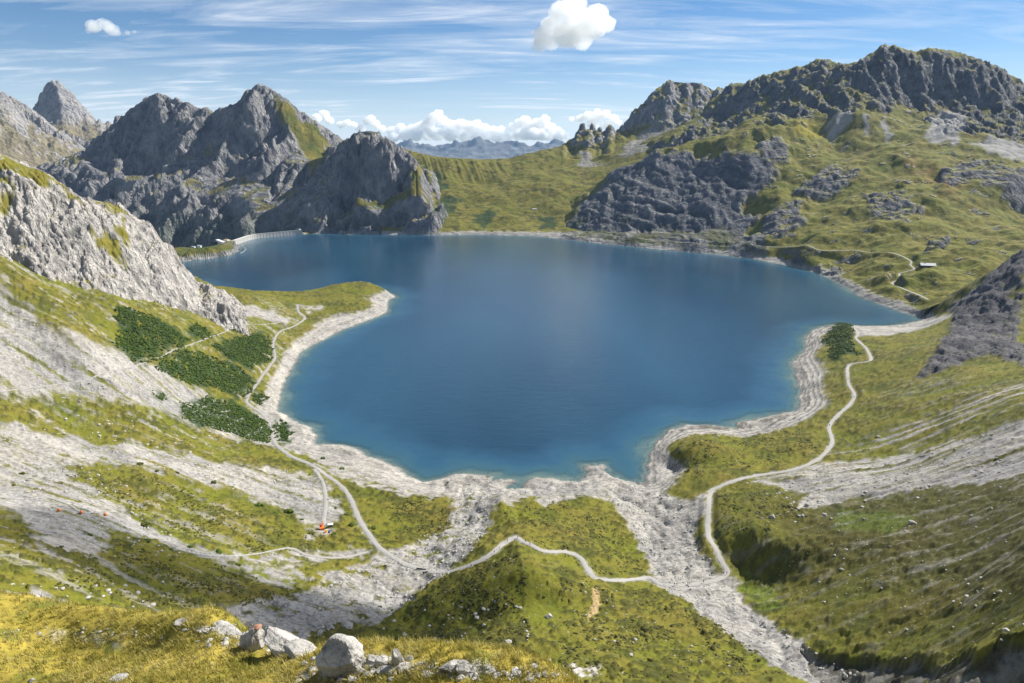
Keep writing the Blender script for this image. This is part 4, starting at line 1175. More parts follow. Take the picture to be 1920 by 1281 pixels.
# ------------------------------------------------------------------ water
def build_water():
    m = bpy.data.materials.new('lake_water')
    m.use_nodes = True
    w = NT(m.node_tree)
    at = w.n('ShaderNodeAttribute', attribute_name='Col')
    geo = w.n('ShaderNodeNewGeometry')
    pos = geo.outputs['Position']
    sep = w.n('ShaderNodeSeparateColor', inp={0: at.outputs['Color']})
    depth = sep.outputs[0]                                    # 0 at the shore .. 1 at 12 m and more
    c = w.ramp(depth, ((0.0, (.13, .18, .16)), (.14, (.05, .125, .15)), (.45, (.020, .072, .125)), (1.0, (.006, .034, .068))))
    mp = w.n('ShaderNodeMapping', inp={'Vector': pos, 'Rotation': (0, 0, R(24)), 'Scale': (.9, .34, 1)})
    patch = w.noise(mp.outputs[0], .0042, 4, .5, .3)
    c = w.mix(w.math('MULTIPLY', w.ramp(patch, ((.35, 0.0), (.7, 1.0))), .75), c, (.022, .078, .128))  # wind patches and cloud reflections painted into the water colour
    mw = w.n('ShaderNodeMapping', inp={'Vector': pos, 'Rotation': (0, 0, R(12)), 'Scale': (.45, 1.0, 1)})
    n1 = w.noise(mw.outputs[0], .55, 4, .6)
    n2 = w.noise(mw.outputs[0], .11, 3, .55)
    h = w.math('MULTIPLY_ADD', n2, 1.4, n1)
    bp = w.n('ShaderNodeBump', inp={'Strength': .30, 'Distance': .55, 'Height': h})
    b = w.n('ShaderNodeBsdfPrincipled', inp={'Base Color': c, 'Roughness': .16, 'IOR': 1.333, 'Specular IOR Level': .5, 'Normal': bp.outputs[0]})
    tr = w.n('ShaderNodeBsdfTransparent', inp={0: (.78, .92, .93, 1)})
    f = w.ramp(depth, ((0.0, .85), (.05, .55), (.22, .12), (.42, 0.0)))
    mx = w.n('ShaderNodeMixShader', inp={0: f, 1: b.outputs[0], 2: tr.outputs[0]})
    o = w.n('ShaderNodeOutputMaterial')
    w.link(mx.outputs[0], o.inputs[0])
    nc, nr = 300, 300
    u = np.linspace(-.66, .80, nc)[None, :].repeat(nr, 0)
    y = np.exp(np.linspace(math.log(330), math.log(2160), nr))[:, None].repeat(nc, 1)
    x = u * y
    d = np.clip(-land_z(x, y, [basin, massif, saddle, right]), -30, 60)
    z = np.zeros_like(x)
    dep = np.clip(d / 12, 0, 1)
    grid_mesh('water', x, y, z, np.stack([dep, dep, dep], -1), dep, m, keep=(d > -4) & (lake_distance(x, y) < 14))


build_water()

# ------------------------------------------------------------------ ways
ROAD = simple('road_gravel', (.32, .31, .29), .95, var=.10, scale=.35, spec=.1)
for pa, kind in PATHS:
    pa.strip('path', ROAD)

# plain ground sheet under everything, out to the horizon
me = bpy.data.meshes.new('ground')
me.from_pydata([(-60000, -20000, -130), (60000, -20000, -130), (60000, 60000, -130), (-60000, 60000, -130)], [], [(0, 1, 2, 3)])
me.materials.append(simple('valley_floor', (.09, .10, .04), .95, scale=.001))
o = bpy.data.objects.new('ground', me)
o['kind'] = 'structure'
col.objects.link(o)


# ------------------------------------------------------------------ clouds
def ico(sub):
    import bmesh
    bm = bmesh.new()
    bmesh.ops.create_icosphere(bm, subdivisions=sub, radius=1)
    v = np.array([x.co[:] for x in bm.verts], np.float32)
    f = np.array([[x.index for x in q.verts] for q in bm.faces], np.int32)
    bm.free()
    return v, f


ICO = {k: ico(k) for k in (1, 2, 3, 4, 5)}


def mesh_np(name, V, F, mats, smooth=True, mat_idx=None):
    me = bpy.data.meshes.new(name)
    V, F = np.asarray(V, np.float32), np.asarray(F, np.int32)
    k = F.shape[1]
    me.vertices.add(len(V))
    me.vertices.foreach_set('co', V.ravel())
    me.loops.add(F.size)
    me.loops.foreach_set('vertex_index', F.ravel())
    me.polygons.add(len(F))
    me.polygons.foreach_set('loop_start', np.arange(0, F.size, k, dtype=np.int32))
    me.polygons.foreach_set('loop_total', np.full(len(F), k, np.int32))
    me.polygons.foreach_set('use_smooth', np.full(len(F), smooth))
    for m in (mats if isinstance(mats, (list, tuple)) else [mats]):
        me.materials.append(m)
    if mat_idx is not None:
        me.polygons.foreach_set('material_index', np.asarray(mat_idx, np.int32))
    me.update()
    return me


def link(name, me, label=None, cat=None, group=None, kind=None, parent=None, loc=None, rz=None):
    o = bpy.data.objects.new(name, me)
    if label:
        o['label'] = label
    if cat:
        o['category'] = cat
    if group:
        o['group'] = group
    if kind:
        o['kind'] = kind
    if parent:
        o.parent = parent
    if loc is not None:
        o.location = [float(q) for q in loc]
    if rz is not None:
        o.rotation_euler = (0, 0, rz)
    col.objects.link(o)
    return o


def cloud_material(name, dens):
    m = bpy.data.materials.new(name)
    m.use_nodes = True
    w = NT(m.node_tree)
    v = w.n('ShaderNodeVolumePrincipled', inp={'Color': (1.0, 1.0, 1.0, 1), 'Density': dens, 'Anisotropy': 0.35})
    o = w.n('ShaderNodeOutputMaterial')
    w.link(v.outputs[0], o.inputs['Volume'])
    return m


CLOUD = cloud_material('cumulus_vapour', .0075)
CLOUD_FAR = cloud_material('cumulus_vapour_far', .006)
CLOUD_THIN = cloud_material('cumulus_vapour_thin', .007)


def cloud(puffs, label, t, seed, sub=3, loc=None, group=None, kids=9, mat=None, fine=.27):
    """a heap of billows grown into one body of vapour; each puff is (px, py, radius), carried out to distance t"""
    r = np.random.default_rng(seed)
    cs = []
    for a, b, rad in puffs:
        c = pt(a, b, t) if loc is None else np.array(loc) + (a, b, 0)
        rr = rad / FPX * t if loc is None else rad
        cs.append((c + r.normal(size=3) * (0, rr * .5, 0), rr))
        for _ in range(kids):
            d = r.normal(size=3)
            d /= np.linalg.norm(d)
            d[2] = abs(d[2]) * .9 - .12
            k = rr * r.uniform(.28, .55)
            c2 = c + d * rr * .82
            cs.append((c2, k))
            for _ in range(3):
                e = r.normal(size=3)
                e /= np.linalg.norm(e)
                e[2] = abs(e[2]) - .1
                cs.append((c2 + e * k * .8, k * r.uniform(.3, .55)))
    org = np.mean([c for c, _ in cs], axis=0)
    rm = np.median([k for _, k in cs])
    V, F, n = [], [], 0
    bv, bf = ICO[2]
    for c, k in cs:
        v = bv * k * (1.05, 1.05, .85) + (c - org)
        V.append(v)
        F.append(bf + n)
        n += len(v)
    me = mesh_np('cloud_heap', np.concatenate(V), np.concatenate(F), mat or CLOUD)
    o = bpy.data.objects.new('cloud_heap', me)
    col.objects.link(o)
    md = o.modifiers.new('remesh', 'REMESH')
    md.mode = 'VOXEL'
    md.voxel_size = float(rm * fine * 2)
    ev = o.evaluated_get(bpy.context.evaluated_depsgraph_get())
    m2 = bpy.data.meshes.new_from_object(ev)
    bpy.data.objects.remove(o)
    nv = len(m2.vertices)
    v = np.empty(nv * 3, np.float32)
    m2.vertices.foreach_get('co', v)
    v = v.reshape(-1, 3)
    nr_ = np.empty(nv * 3, np.float32)
    m2.vertices.foreach_get('normal', nr_)
    nr_ = nr_.reshape(-1, 3)
    q = v / (rm * 1.6)
    v = v + nr_ * (rm * .75 * fbm3(q[:, 0] * 1.2, q[:, 1] * 1.2, q[:, 2] * 1.2, 5, .66, seed))[:, None]
    m2.vertices.foreach_set('co', v.ravel())
    m2.update()
    return link('cloud', m2, label, 'cloud', group, loc=org)


cloud([(1012, 84, 15), (1022, 66, 20), (1040, 45, 24), (1052, 22, 20), (1062, 70, 26), (1075, 12, 22), (1085, 42, 30), (1092, 78, 18), (1110, 55, 26), (1118, 30, 22), (1136, 46, 18), (1145, 42, 10), (1034, 80, 16)], 'big white cumulus cloud at the top of the sky', 6500, 11, kids=7)
cloud([(172, 50, 9), (184, 52, 14), (196, 47, 13), (208, 55, 13), (216, 60, 8), (166, 58, 6), (240, 62, 5), (252, 60, 4)], 'small lone white cloud high above the left peaks', 6500, 12, kids=6, mat=CLOUD_THIN)
H1 = [(598, 222, 10), (608, 214, 9), (616, 226, 9)]
cloud(H1, 'small round cloud beside the grassy shoulder of the left mountain', 33000, 13, kids=6, mat=CLOUD_FAR)
cloud([(640, 234, 8), (652, 232, 9), (664, 234, 7), (690, 228, 9), (696, 222, 8), (704, 232, 9), (676, 242, 9), (716, 242, 9)], 'low row of little clouds over the grey crag', 33000, 14, kids=5, mat=CLOUD_FAR)
cloud([(735, 246, 10), (752, 240, 9), (770, 243, 11), (785, 238, 11), (800, 236, 13), (812, 222, 11), (822, 213, 9), (828, 226, 12), (845, 236, 13), (862, 234, 12), (880, 238, 13), (893, 233, 10), (905, 243, 12), (925, 246, 11), (940, 244, 9), (740, 258, 11), (760, 254, 13), (780, 254, 13), (800, 252, 14), (820, 252, 15), (845, 254, 14), (870, 254, 14), (890, 255, 13), (910, 255, 13), (930, 257, 12), (945, 258, 11)], 'long heap of cumulus clouds standing above the far blue range', 33000, 15, kids=6, mat=CLOUD_FAR)
cloud([(962, 240, 10), (975, 232, 10), (985, 225, 9), (995, 238, 13), (1010, 232, 12), (1022, 225, 10), (1032, 240, 12), (1048, 248, 10), (1060, 256, 8), (970, 254, 12), (985, 252, 14), (1000, 252, 14), (1015, 253, 13), (1030, 255, 12), (1045, 258, 10)], 'white cumulus heap right of the long heap above the far range', 33000, 16, kids=6, mat=CLOUD_FAR)
cloud([(1072, 224, 6), (1088, 222, 8), (1104, 217, 10), (1120, 216, 11), (1136, 214, 9), (1150, 222, 9), (1112, 232, 12), (1140, 235, 10), (1160, 230, 7)], 'white cloud rising behind the rock pinnacles right of the pass', 33000, 17, kids=6, mat=CLOUD_FAR)

# ------------------------------------------------------------------ air
def build_haze():
    m = bpy.data.materials.new('haze_air')
    m.use_nodes = True
    w = NT(m.node_tree)
    v = w.n('ShaderNodeVolumePrincipled', inp={'Color': (.38, .62, 1.0, 1), 'Density': HAZE_DENSITY, 'Anisotropy': 0.0})
    o = w.n('ShaderNodeOutputMaterial')
    w.link(v.outputs[0], o.inputs['Volume'])
    x0, x1, y0, y1, z0, z1 = -14000, 14000, -600, 20500, -131, 760
    vs_ = [(a, b, c) for a in (x0, x1) for b in (y0, y1) for c in (z0, z1)]
    f = [(0, 1, 3, 2), (4, 6, 7, 5), (0, 4, 5, 1), (2, 3, 7, 6), (0, 2, 6, 4), (1, 5, 7, 3)]
    me = bpy.data.meshes.new('haze')
    me.from_pydata(vs_, [], f)
    me.materials.append(m)
    link('haze', me, kind='stuff')




def shade_cloud(target, t, size, seed, label):
    """a cloud overhead to the right, out of the picture: its shade lies on the land"""
    c = np.array(target) + SUN * t
    r = np.random.default_rng(seed)
    puffs = [(r.uniform(-size[0], size[0]), r.uniform(-size[1], size[1]), r.uniform(.45, .9) * size[1]) for _ in range(9)]
    puffs += [(-size[0] * .7, 0, size[1]), (-size[0] * .35, 0, size[1]), (0, 0, size[1]), (size[0] * .35, 0, size[1]), (size[0] * .7, 0, size[1])]
    cloud(puffs, label, 0, seed, loc=c, kids=4, mat=CLOUD_SHADE, fine=.3)


CLOUD_SHADE = cloud_material('cumulus_vapour_overhead', .016)
shade_cloud(ground(345, 1098, [basin]), 1450, (115, 34), 51, 'larger cloud overhead on the sunward side, shading the lower left turf')
shade_cloud(ground(690, 1175, [basin]), 1500, (45, 26), 52, 'small cloud overhead on the sunward side, shading the end of the gravel')
shade_cloud(ground(1760, 1268, [basin]), 1400, (50, 15), 53, 'small unseen cloud added overhead on the sunward side to shade the lower right gully')  # unseen cloud, added only to throw shade on the gully
build_haze()

# ------------------------------------------------------------------ things
def box_np(x0, x1, y0, y1, z0, z1):
    v = [(x, y, z) for x in (x0, x1) for y in (y0, y1) for z in (z0, z1)]
    f = [(0, 1, 3, 2), (4, 6, 7, 5), (0, 4, 5, 1), (2, 3, 7, 6), (0, 2, 6, 4), (1, 5, 7, 3)]
    return np.array(v, np.float32), np.array(f, np.int32)


class MB:
    """gathers boxes, bars and prisms into one mesh"""
    def __init__(s):
        s.v, s.f, s.n = [], [], 0
    def add(s, v, f):
        s.v += [tuple(map(float, q)) for q in v]
        s.f += [tuple(int(i) + s.n for i in q) for q in f]
        s.n += len(v)
        return s
    def box(s, *a):
        return s.add(*box_np(*a))
    def cyl(s, a, b, r, n=10, r2=None):
        a, b = np.array(a, float), np.array(b, float)
        d = (b - a) / np.linalg.norm(b - a)
        e = np.cross(d, (0, 0, 1) if abs(d[2]) < .9 else (1, 0, 0))
        e /= np.linalg.norm(e)
        g = np.cross(d, e)
        r2 = r if r2 is None else r2
        t = [2 * math.pi * i / n for i in range(n)]
        v = [a + r * (math.cos(q) * e + math.sin(q) * g) for q in t] + [b + r2 * (math.cos(q) * e + math.sin(q) * g) for q in t]
        f = [(i, (i + 1) % n, n + (i + 1) % n, n + i) for i in range(n)] + [tuple(range(n))[::-1], tuple(range(n, 2 * n))]
        return s.add(v, f)
    def poly(s, v, f):
        return s.add(v, f)
    def build(s, name, mat, parent=None, **k):
        me = bpy.data.meshes.new(name)
        me.from_pydata(s.v, [], s.f)
        me.materials.append(mat)
        return link(name, me, parent=parent, **k)


def thing(name, label, cat, loc, rz=0.0, group=None):
    return link(name, None, label, cat, group, loc=loc, rz=rz)


def dup(o, loc, rz, scale=None, label=None, group=None):
    c = o.copy()
    col.objects.link(c)
    c.location = [float(q) for q in loc]
    c.rotation_euler = (0, 0, rz)
    if scale is not None:
        c.scale = scale if hasattr(scale, '__len__') else (scale,) * 3
    if label:
        c['label'] = label
    if group:
        c['group'] = group
    for ch in o.children:
        d = ch.copy()
        col.objects.link(d)
        d.parent = c
    return c


WHITE = simple('white_plaster', (.74, .73, .70), .8, var=.05, scale=.4)
CONCRETE = simple('dam_concrete', (.40, .39, .365), .9, var=.16, scale=.12)
CONC_LT = simple('pale_concrete', (.52, .51, .48), .9, var=.08, scale=.2)
GREYROOF = simple('pale_metal_roof', (.55, .57, .60), .45, var=.05, scale=.3, spec=.5)
TANROOF = simple('tan_roof', (.42, .33, .20), .85, scale=.4)
TIMBER = simple('dark_timber', (.045, .035, .028), .85, scale=.8)
GLASS = simple('window_glass', (.02, .025, .03), .15, var=.02, spec=.6)
REDPAINT = simple('red_paint', (.50, .03, .035), .45, var=.05)
ORANGE = simple('orange_paint', (.72, .17, .02), .45, var=.06)
YELLOW = simple('yellow_paint', (.70, .46, .03), .5, var=.05)
BLUE = simple('blue_plastic', (.02, .06, .30), .4, var=.05)
STEEL = simple('bare_steel', (.52, .53, .55), .38, metal=.6, var=.08)
BLACK = simple('black_rubber', (.02, .02, .022), .8)
LOGWOOD = simple('weathered_log', (.06, .05, .042), .9)
STONE = simple('boulder_limestone', (.40, .385, .36), .95, var=.16, scale=1.1, spec=.1)
STONE_S = simple('field_stone', (.38, .37, .35), .95, var=.14, scale=2.0, spec=.1)


# ---- the dam at the far left corner of the lake
def build_dam():
    crest = [(428, 453.0, 13), (440, 450.0, 13), (450, 446.6, 13), (459, 443.6, 13), (468, 441, 13), (477, 439.3, 13), (497, 437.2, 13), (519, 435.2, 13), (537, 433.6, 13), (556, 432.0, 13), (566, 431.4, 13)]
    q = np.array([pz(a, b, c) for a, b, c in crest])[:, :2]
    s = np.concatenate([[0], np.cumsum(np.linalg.norm(np.diff(q, axis=0), axis=1))])
    n = 60
    k = np.linspace(0, s[-1], n)
    q = np.stack([np.interp(k, s, q[:, 0]), np.interp(k, s, q[:, 1])], 1)
    for c in (0, 1):
        q[:, c] = smooth1(q[:, c], 6)
    t = np.gradient(q, axis=0)
    t /= np.linalg.norm(t, axis=1)[:, None]
    nr = np.stack([t[:, 1], -t[:, 0]], 1)              # towards the water
    if nr[n // 2] @ (np.array([0, 900]) - q[n // 2]) < 0:
        nr = -nr
    root = thing('dam', 'long curved concrete dam wall closing the far corner of the lake', 'dam', (*q[n // 2], 0))
    org = np.array([*q[n // 2], 0])

    def sweep(profile, name, mat, parent):
        m = len(profile)
        V = [np.array([*(q[i] + nr[i] * a), z]) - org for i in range(n) for a, z in profile]
        F = [(i * m + j, i * m + (j + 1) % m, (i + 1) * m + (j + 1) % m, (i + 1) * m + j) for i in range(n - 1) for j in range(m)]
        F += [tuple(range(m))[::-1], tuple((n - 1) * m + j for j in range(m))]
        return MB().add(V, F).build(name, mat, parent)
    sweep([(3.4, -3), (3.0, 12.4), (-3.0, 12.4), (-9, -20), (3.4, -20)], 'wall', CONCRETE, root)
    sweep([(3.5, 12.41), (3.5, 12.9), (-3.5, 12.9), (-3.5, 12.41)], 'crest_road', CONC_LT, root)
    sweep([(3.5, 12.91), (3.5, 13.9), (3.2, 13.9), (3.2, 12.91)], 'parapet', CONC_LT, root)
    for i in range(2, n - 1, 2):
        a, b = q[i] + nr[i] * 3.0, q[i] + nr[i] * 3.75
        p_, w = t[i] * .35, 0
        V = [np.array([*(c + g * p_), z]) - org for c in (a, b) for g in (-1, 1) for z in (-2, 12.3)]
        MB().add(V, [(0, 1, 3, 2), (4, 6, 7, 5), (0, 4, 5, 1), (2, 3, 7, 6), (0, 2, 6, 4), (1, 5, 7, 3)]).build('pilaster', CONCRETE, root)
    # gate house on the right end, against the crag
    c = pz(559, 431, 13)
    g = thing('gatehouse', 'small dark gatehouse where the dam meets the grey crag', 'gatehouse', (c[0], c[1], 11))
    MB().box(-6, 6, -5, 5, 0, 5).build('wall', CONC_LT, g)
    MB().box(-6.6, 6.6, -5.6, 5.6, 5.01, 5.6).build('roof', TIMBER, g)
    MB().box(-4.5, 2.5, -5.12, -5.005, 1.2, 3.8).build('window', GLASS, g)


build_dam()


def gable(name, label, loc, rz, L, W, H, RH, wall, roof, over=.8, lean=0.0, chim=0, nwin=5):
    r = thing(name, label, 'building', loc, rz)
    body = MB()
    v = [(-L / 2, -W / 2, -3), (L / 2, -W / 2, -3), (L / 2, W / 2, -3), (-L / 2, W / 2, -3), (-L / 2, -W / 2, H), (L / 2, -W / 2, H), (L / 2, W / 2, H), (-L / 2, W / 2, H), (-L / 2, lean, H + RH), (L / 2, lean, H + RH)]
    body.add(v, [(0, 1, 5, 4), (2, 3, 7, 6), (1, 2, 6, 9, 5), (3, 0, 4, 8, 7), (4, 5, 9, 8), (6, 7, 8, 9)])
    body.build('wall', wall, r)
    for sgn in (-1, 1):
        e = np.array([0, sgn * W / 2, H])
        top = np.array([0, lean, H + RH + .12])
        d = e - top
        ev = top + d * (1 + over / abs(np.linalg.norm(d)))
        t_ = .28
        V = [(-L / 2 - over, top[1], top[2]), (L / 2 + over, top[1], top[2]), (L / 2 + over, ev[1], ev[2] + .12), (-L / 2 - over, ev[1], ev[2] + .12)]
        V = V + [(a, b, c + t_) for a, b, c in V]
        MB().add(V, [(3, 2, 1, 0), (4, 5, 6, 7), (0, 1, 5, 4), (1, 2, 6, 5), (2, 3, 7, 6), (3, 0, 4, 7)]).build('roof', roof, r)
    for k in range(nwin):
        x = -L / 2 + L * (k + .7) / (nwin + .4)
        w = MB().box(x - .7, x + .7, -W / 2 - .14, -W / 2 - .01, H * .35, H * .72).build('window', WHITE, r)
        MB().box(x - .55, x + .55, -W / 2 - .19, -W / 2 - .145, H * .39, H * .68).build('pane', GLASS, w)
    MB().box(L / 2 - 2.6, L / 2 - 1.4, -W / 2 - .16, -W / 2 - .01, 0, H * .7).build('door', TIMBER, r)
    for k in range(chim):
        MB().box(-L * .2 + k * 4, -L * .2 + k * 4 + 1.2, W * .08 - .9, W * .08 + .6, H + RH * .4, H + RH + 1.4).build('chimney', TIMBER, r)
    return r


c = ground(1741, 501, [right])
gable('alpine_hut', 'alpine hut with pale grey roof and dark timber walls above the right shore', (c[0], c[1] + 4, c[2] - .2), R(-12), 24, 10, 3.2, 3.4, TIMBER, GREYROOF, chim=1)
c = ground(1002, 394, [saddle])
gable('shed', 'tiny shed with a pale roof on the green meadow below the pass', (c[0], c[1] + 3, c[2] + .1), R(4), 13, 6, 2.4, 2.0, TIMBER, GREYROOF, nwin=3)

# lake-side inn and its neighbours beside the dam
LEDGE = lambda a, b: (lambda q: q if q is not None else pz(a, b, 11))(ground(a, b, [massif]))
c = pz(414, 457, 11)
r = thing('lakeside_inn', 'white flat-fronted inn with a sloping roof beside the left end of the dam', 'building', (c[0], c[1], 10.0), R(-24))
MB().add([(-11, -5, -2), (11, -5, -2), (11, 5, -2), (-11, 5, -2), (-11, -5, 11), (11, -5, 5.5), (11, 5, 5.5), (-11, 5, 11)], [(0, 1, 5, 4), (1, 2, 6, 5), (2, 3, 7, 6), (3, 0, 4, 7), (4, 5, 6, 7)]).build('wall', WHITE, r)
MB().add([(-11.6, -5.6, 11.2), (11.6, -5.6, 5.4), (11.6, 5.6, 5.4), (-11.6, 5.6, 11.2), (-11.6, -5.6, 11.6), (11.6, -5.6, 5.8), (11.6, 5.6, 5.8), (-11.6, 5.6, 11.6)], [(3, 2, 1, 0), (4, 5, 6, 7), (0, 1, 5, 4), (1, 2, 6, 5), (2, 3, 7, 6), (3, 0, 4, 7)]).build('roof', GREYROOF, r)
for k in range(4):
    w = MB().box(-8 + k * 4.2, -5.8 + k * 4.2, -5.14, -5.01, 1.6, 3.6).build('window', TIMBER, r)
    MB().box(-7.8 + k * 4.2, -6 + k * 4.2, -5.2, -5.145, 1.8, 3.4).build('pane', GLASS, w)
c = pz(425, 452.5, 12)
r = thing('hip_roofed_house', 'house with a tan tent roof and flagpole between the white inn and the dam', 'building', (c[0], c[1], 10.5), R(-20))
MB().box(-7, 7, -6, 6, -2, 4.2).build('wall', WHITE, r)
MB().add([(-8, -7, 4.21), (8, -7, 4.21), (8, 7, 4.21), (-8, 7, 4.21), (-3, 0, 7.6), (3, 0, 7.6)], [(3, 2, 1, 0), (0, 1, 5, 4), (1, 2, 5), (2, 3, 4, 5), (3, 0, 4)]).build('roof', TANROOF, r)
for k in range(3):
    MB().box(-5 + k * 4, -3.2 + k * 4, -6.12, -6.01, 1.2, 3.2).build('window', GLASS, r)
MB().cyl((-4, 2, 5), (-4, 2, 12), .12, 6).build('flagpole', STEEL, r)
c = pz(404, 457.5, 11)
r = thing('dark_annex', 'low dark flat-roofed annex on the left of the white inn', 'building', (c[0] - 4, c[1] + 6, 10), R(-24))
MB().box(-8, 8, -5, 5, -2, 6.5).build('wall', TIMBER, r)
MB().box(-8.4, 8.4, -5.4, 5.4, 6.51, 7.0).build('roof', BLACK, r)
MB().box(-6, -2, -5.12, -5.01, 2, 4).build('window', GLASS, r)
for k, (a, b, L, lab) in enumerate([(363, 464.5, 9, 'low white kiosk on the lake ledge, nearer the red tents'), (374, 462.5, 11, 'low white kiosk on the lake ledge, nearer the inn')]):
    c = pz(a, b, 11.5)
    r = thing('kiosk', lab, 'kiosk', (c[0], c[1], 11.0), R(-22))
    MB().box(-L / 2, L / 2, -2.5, 2.5, -1.5, 3.2).build('wall', WHITE, r)
    MB().box(-L / 2 - .6, L / 2 + .6, -3.1, 3.1, 3.21, 3.6).build('roof', GREYROOF, r)
    MB().box(-L / 4, L / 4, -2.62, -2.51, 1.2, 2.5).build('hatch', GLASS, r)
for a, b, lab in ((324, 469, 'red peaked tent at the left end of the lake ledge, half behind the cliff'), (329, 467, 'second red peaked tent, on the open side of the first')):
    c = pz(a, b, 12)
    r = thing('tent', lab, 'tent', (c[0], c[1], 10.5), R(10))
    V = [(-4, -3, 2.4), (4, -3, 2.4), (4, 3, 2.4), (-4, 3, 2.4), (0, 0, 5.0)]
    MB().add(V, [(0, 1, 4), (1, 2, 4), (2, 3, 4), (3, 0, 4), (3, 2, 1, 0)]).build('canopy', REDPAINT, r)
    for sx in (-1, 1):
        for sy in (-1, 1):
            MB().cyl((sx * 3.8, sy * 2.8, -1.5), (sx * 3.8, sy * 2.8, 2.38), .09, 6).build('leg', STEEL, r)
# floating boom at the intake
bm_pts = [pz(a, b, .15) for a, b in ((447, 458.5), (453, 460), (458, 463.5), (460.5, 467), (459, 470), (455, 473), (450, 475))]
o = MB()
for a, b in zip(bm_pts[:-1], bm_pts[1:]):
    o.cyl(a, b, .22, 8)
o.build('floating_boom', WHITE, label='thin white floating boom curving out on the water below the inn', cat='boom')


# ---- people
def person_mesh(name, pose, colours):
    """one continuous body grown round a skeleton; colours: skin, hair, jacket, trousers, shoes"""
    st = .20 if pose == 'stride' else .03
    J = [((0, 0, .95), .135), ((0, 0, 1.18), .125), ((0, 0, 1.40), .135), ((0, .01, 1.53), .055), ((0, .03, 1.66), .095), ((0, .03, 1.76), .07)]
    E = [(0, 1), (1, 2), (2, 3), (3, 4), (4, 5)]
    for sx in (-1, 1):
        n = len(J)
        J += [((sx * .19, 0, 1.41), .062), ((sx * .25, -sx * st * .5, 1.14), .046), ((sx * .25, -sx * st * .9 + .08, .90), .036), ((sx * .25, -sx * st * 1.0 + .11, .81), .040)]
        E += [(2, n), (n, n + 1), (n + 1, n + 2), (n + 2, n + 3)]
        n = len(J)
        J += [((sx * .10, 0, .90), .095), ((sx * .11, sx * st * .55 + .03, .50), .066), ((sx * .11, sx * st * 1.3 - .02, .09), .046), ((sx * .12, sx * st * 1.3 + .13, .045), .042)]
        E += [(0, n), (n, n + 1), (n + 1, n + 2), (n + 2, n + 3)]
    me = bpy.data.meshes.new(name)
    me.from_pydata([j[0] for j in J], E, [])
    o = bpy.data.objects.new(name, me)
    col.objects.link(o)
    md = o.modifiers.new('skin', 'SKIN')
    me.skin_vertices[0].data[0].use_root = True
    for i, (_, r_) in enumerate(J):
        me.skin_vertices[0].data[i].radius = (r_, r_ * .8)
    sb = o.modifiers.new('sub', 'SUBSURF')
    sb.levels = 1
    ev = o.evaluated_get(bpy.context.evaluated_depsgraph_get())
    m2 = bpy.data.meshes.new_from_object(ev)
    bpy.data.objects.remove(o)
    m2.name = name
    m2.materials.clear()
    for c_ in colours:
        m2.materials.append(c_)
    for pl in m2.polygons:
        x, y, z = pl.center
        k = 0
        if z > 1.68 or (z > 1.58 and y < .0):
            k = 1
        elif z > 1.50:
            k = 0
        elif abs(x) > .20 and z < .90:
            k = 0
        elif z > .93 or (abs(x) > .185 and z > .9):
            k = 2
        elif z > .12:
            k = 3
        else:
            k = 4
        pl.material_index = k
        pl.use_smooth = True
    return m2


def cloth(name, c):
    return simple(name, c, .85, var=.06, scale=6)


SKIN, HAIR, SHOE = cloth('skin', (.45, .26, .18)), cloth('hair', (.035, .024, .018)), cloth('shoe', (.03, .028, .026))
JACKETS = {'dark': cloth('jacket_dark', (.018, .02, .026)), 'blue': cloth('jacket_blue', (.02, .05, .16)), 'red': cloth('jacket_red', (.34, .03, .03)), 'white': cloth('shirt_white', (.68, .67, .64)), 'grey': cloth('jacket_grey', (.10, .10, .11))}
TROU = cloth('trousers', (.022, .022, .028))
PROTO = {}
pack_bm = None


def get_person(colr, pose):
    k = (colr, pose)
    if k not in PROTO:
        PROTO[k] = person_mesh('person', pose, [SKIN, HAIR, JACKETS[colr], TROU, SHOE])
    return PROTO[k]


PACK = mesh_np('backpack', *box_np(-.15, .15, -.30, -.115, 1.05, 1.46), JACKETS['grey'], smooth=False)

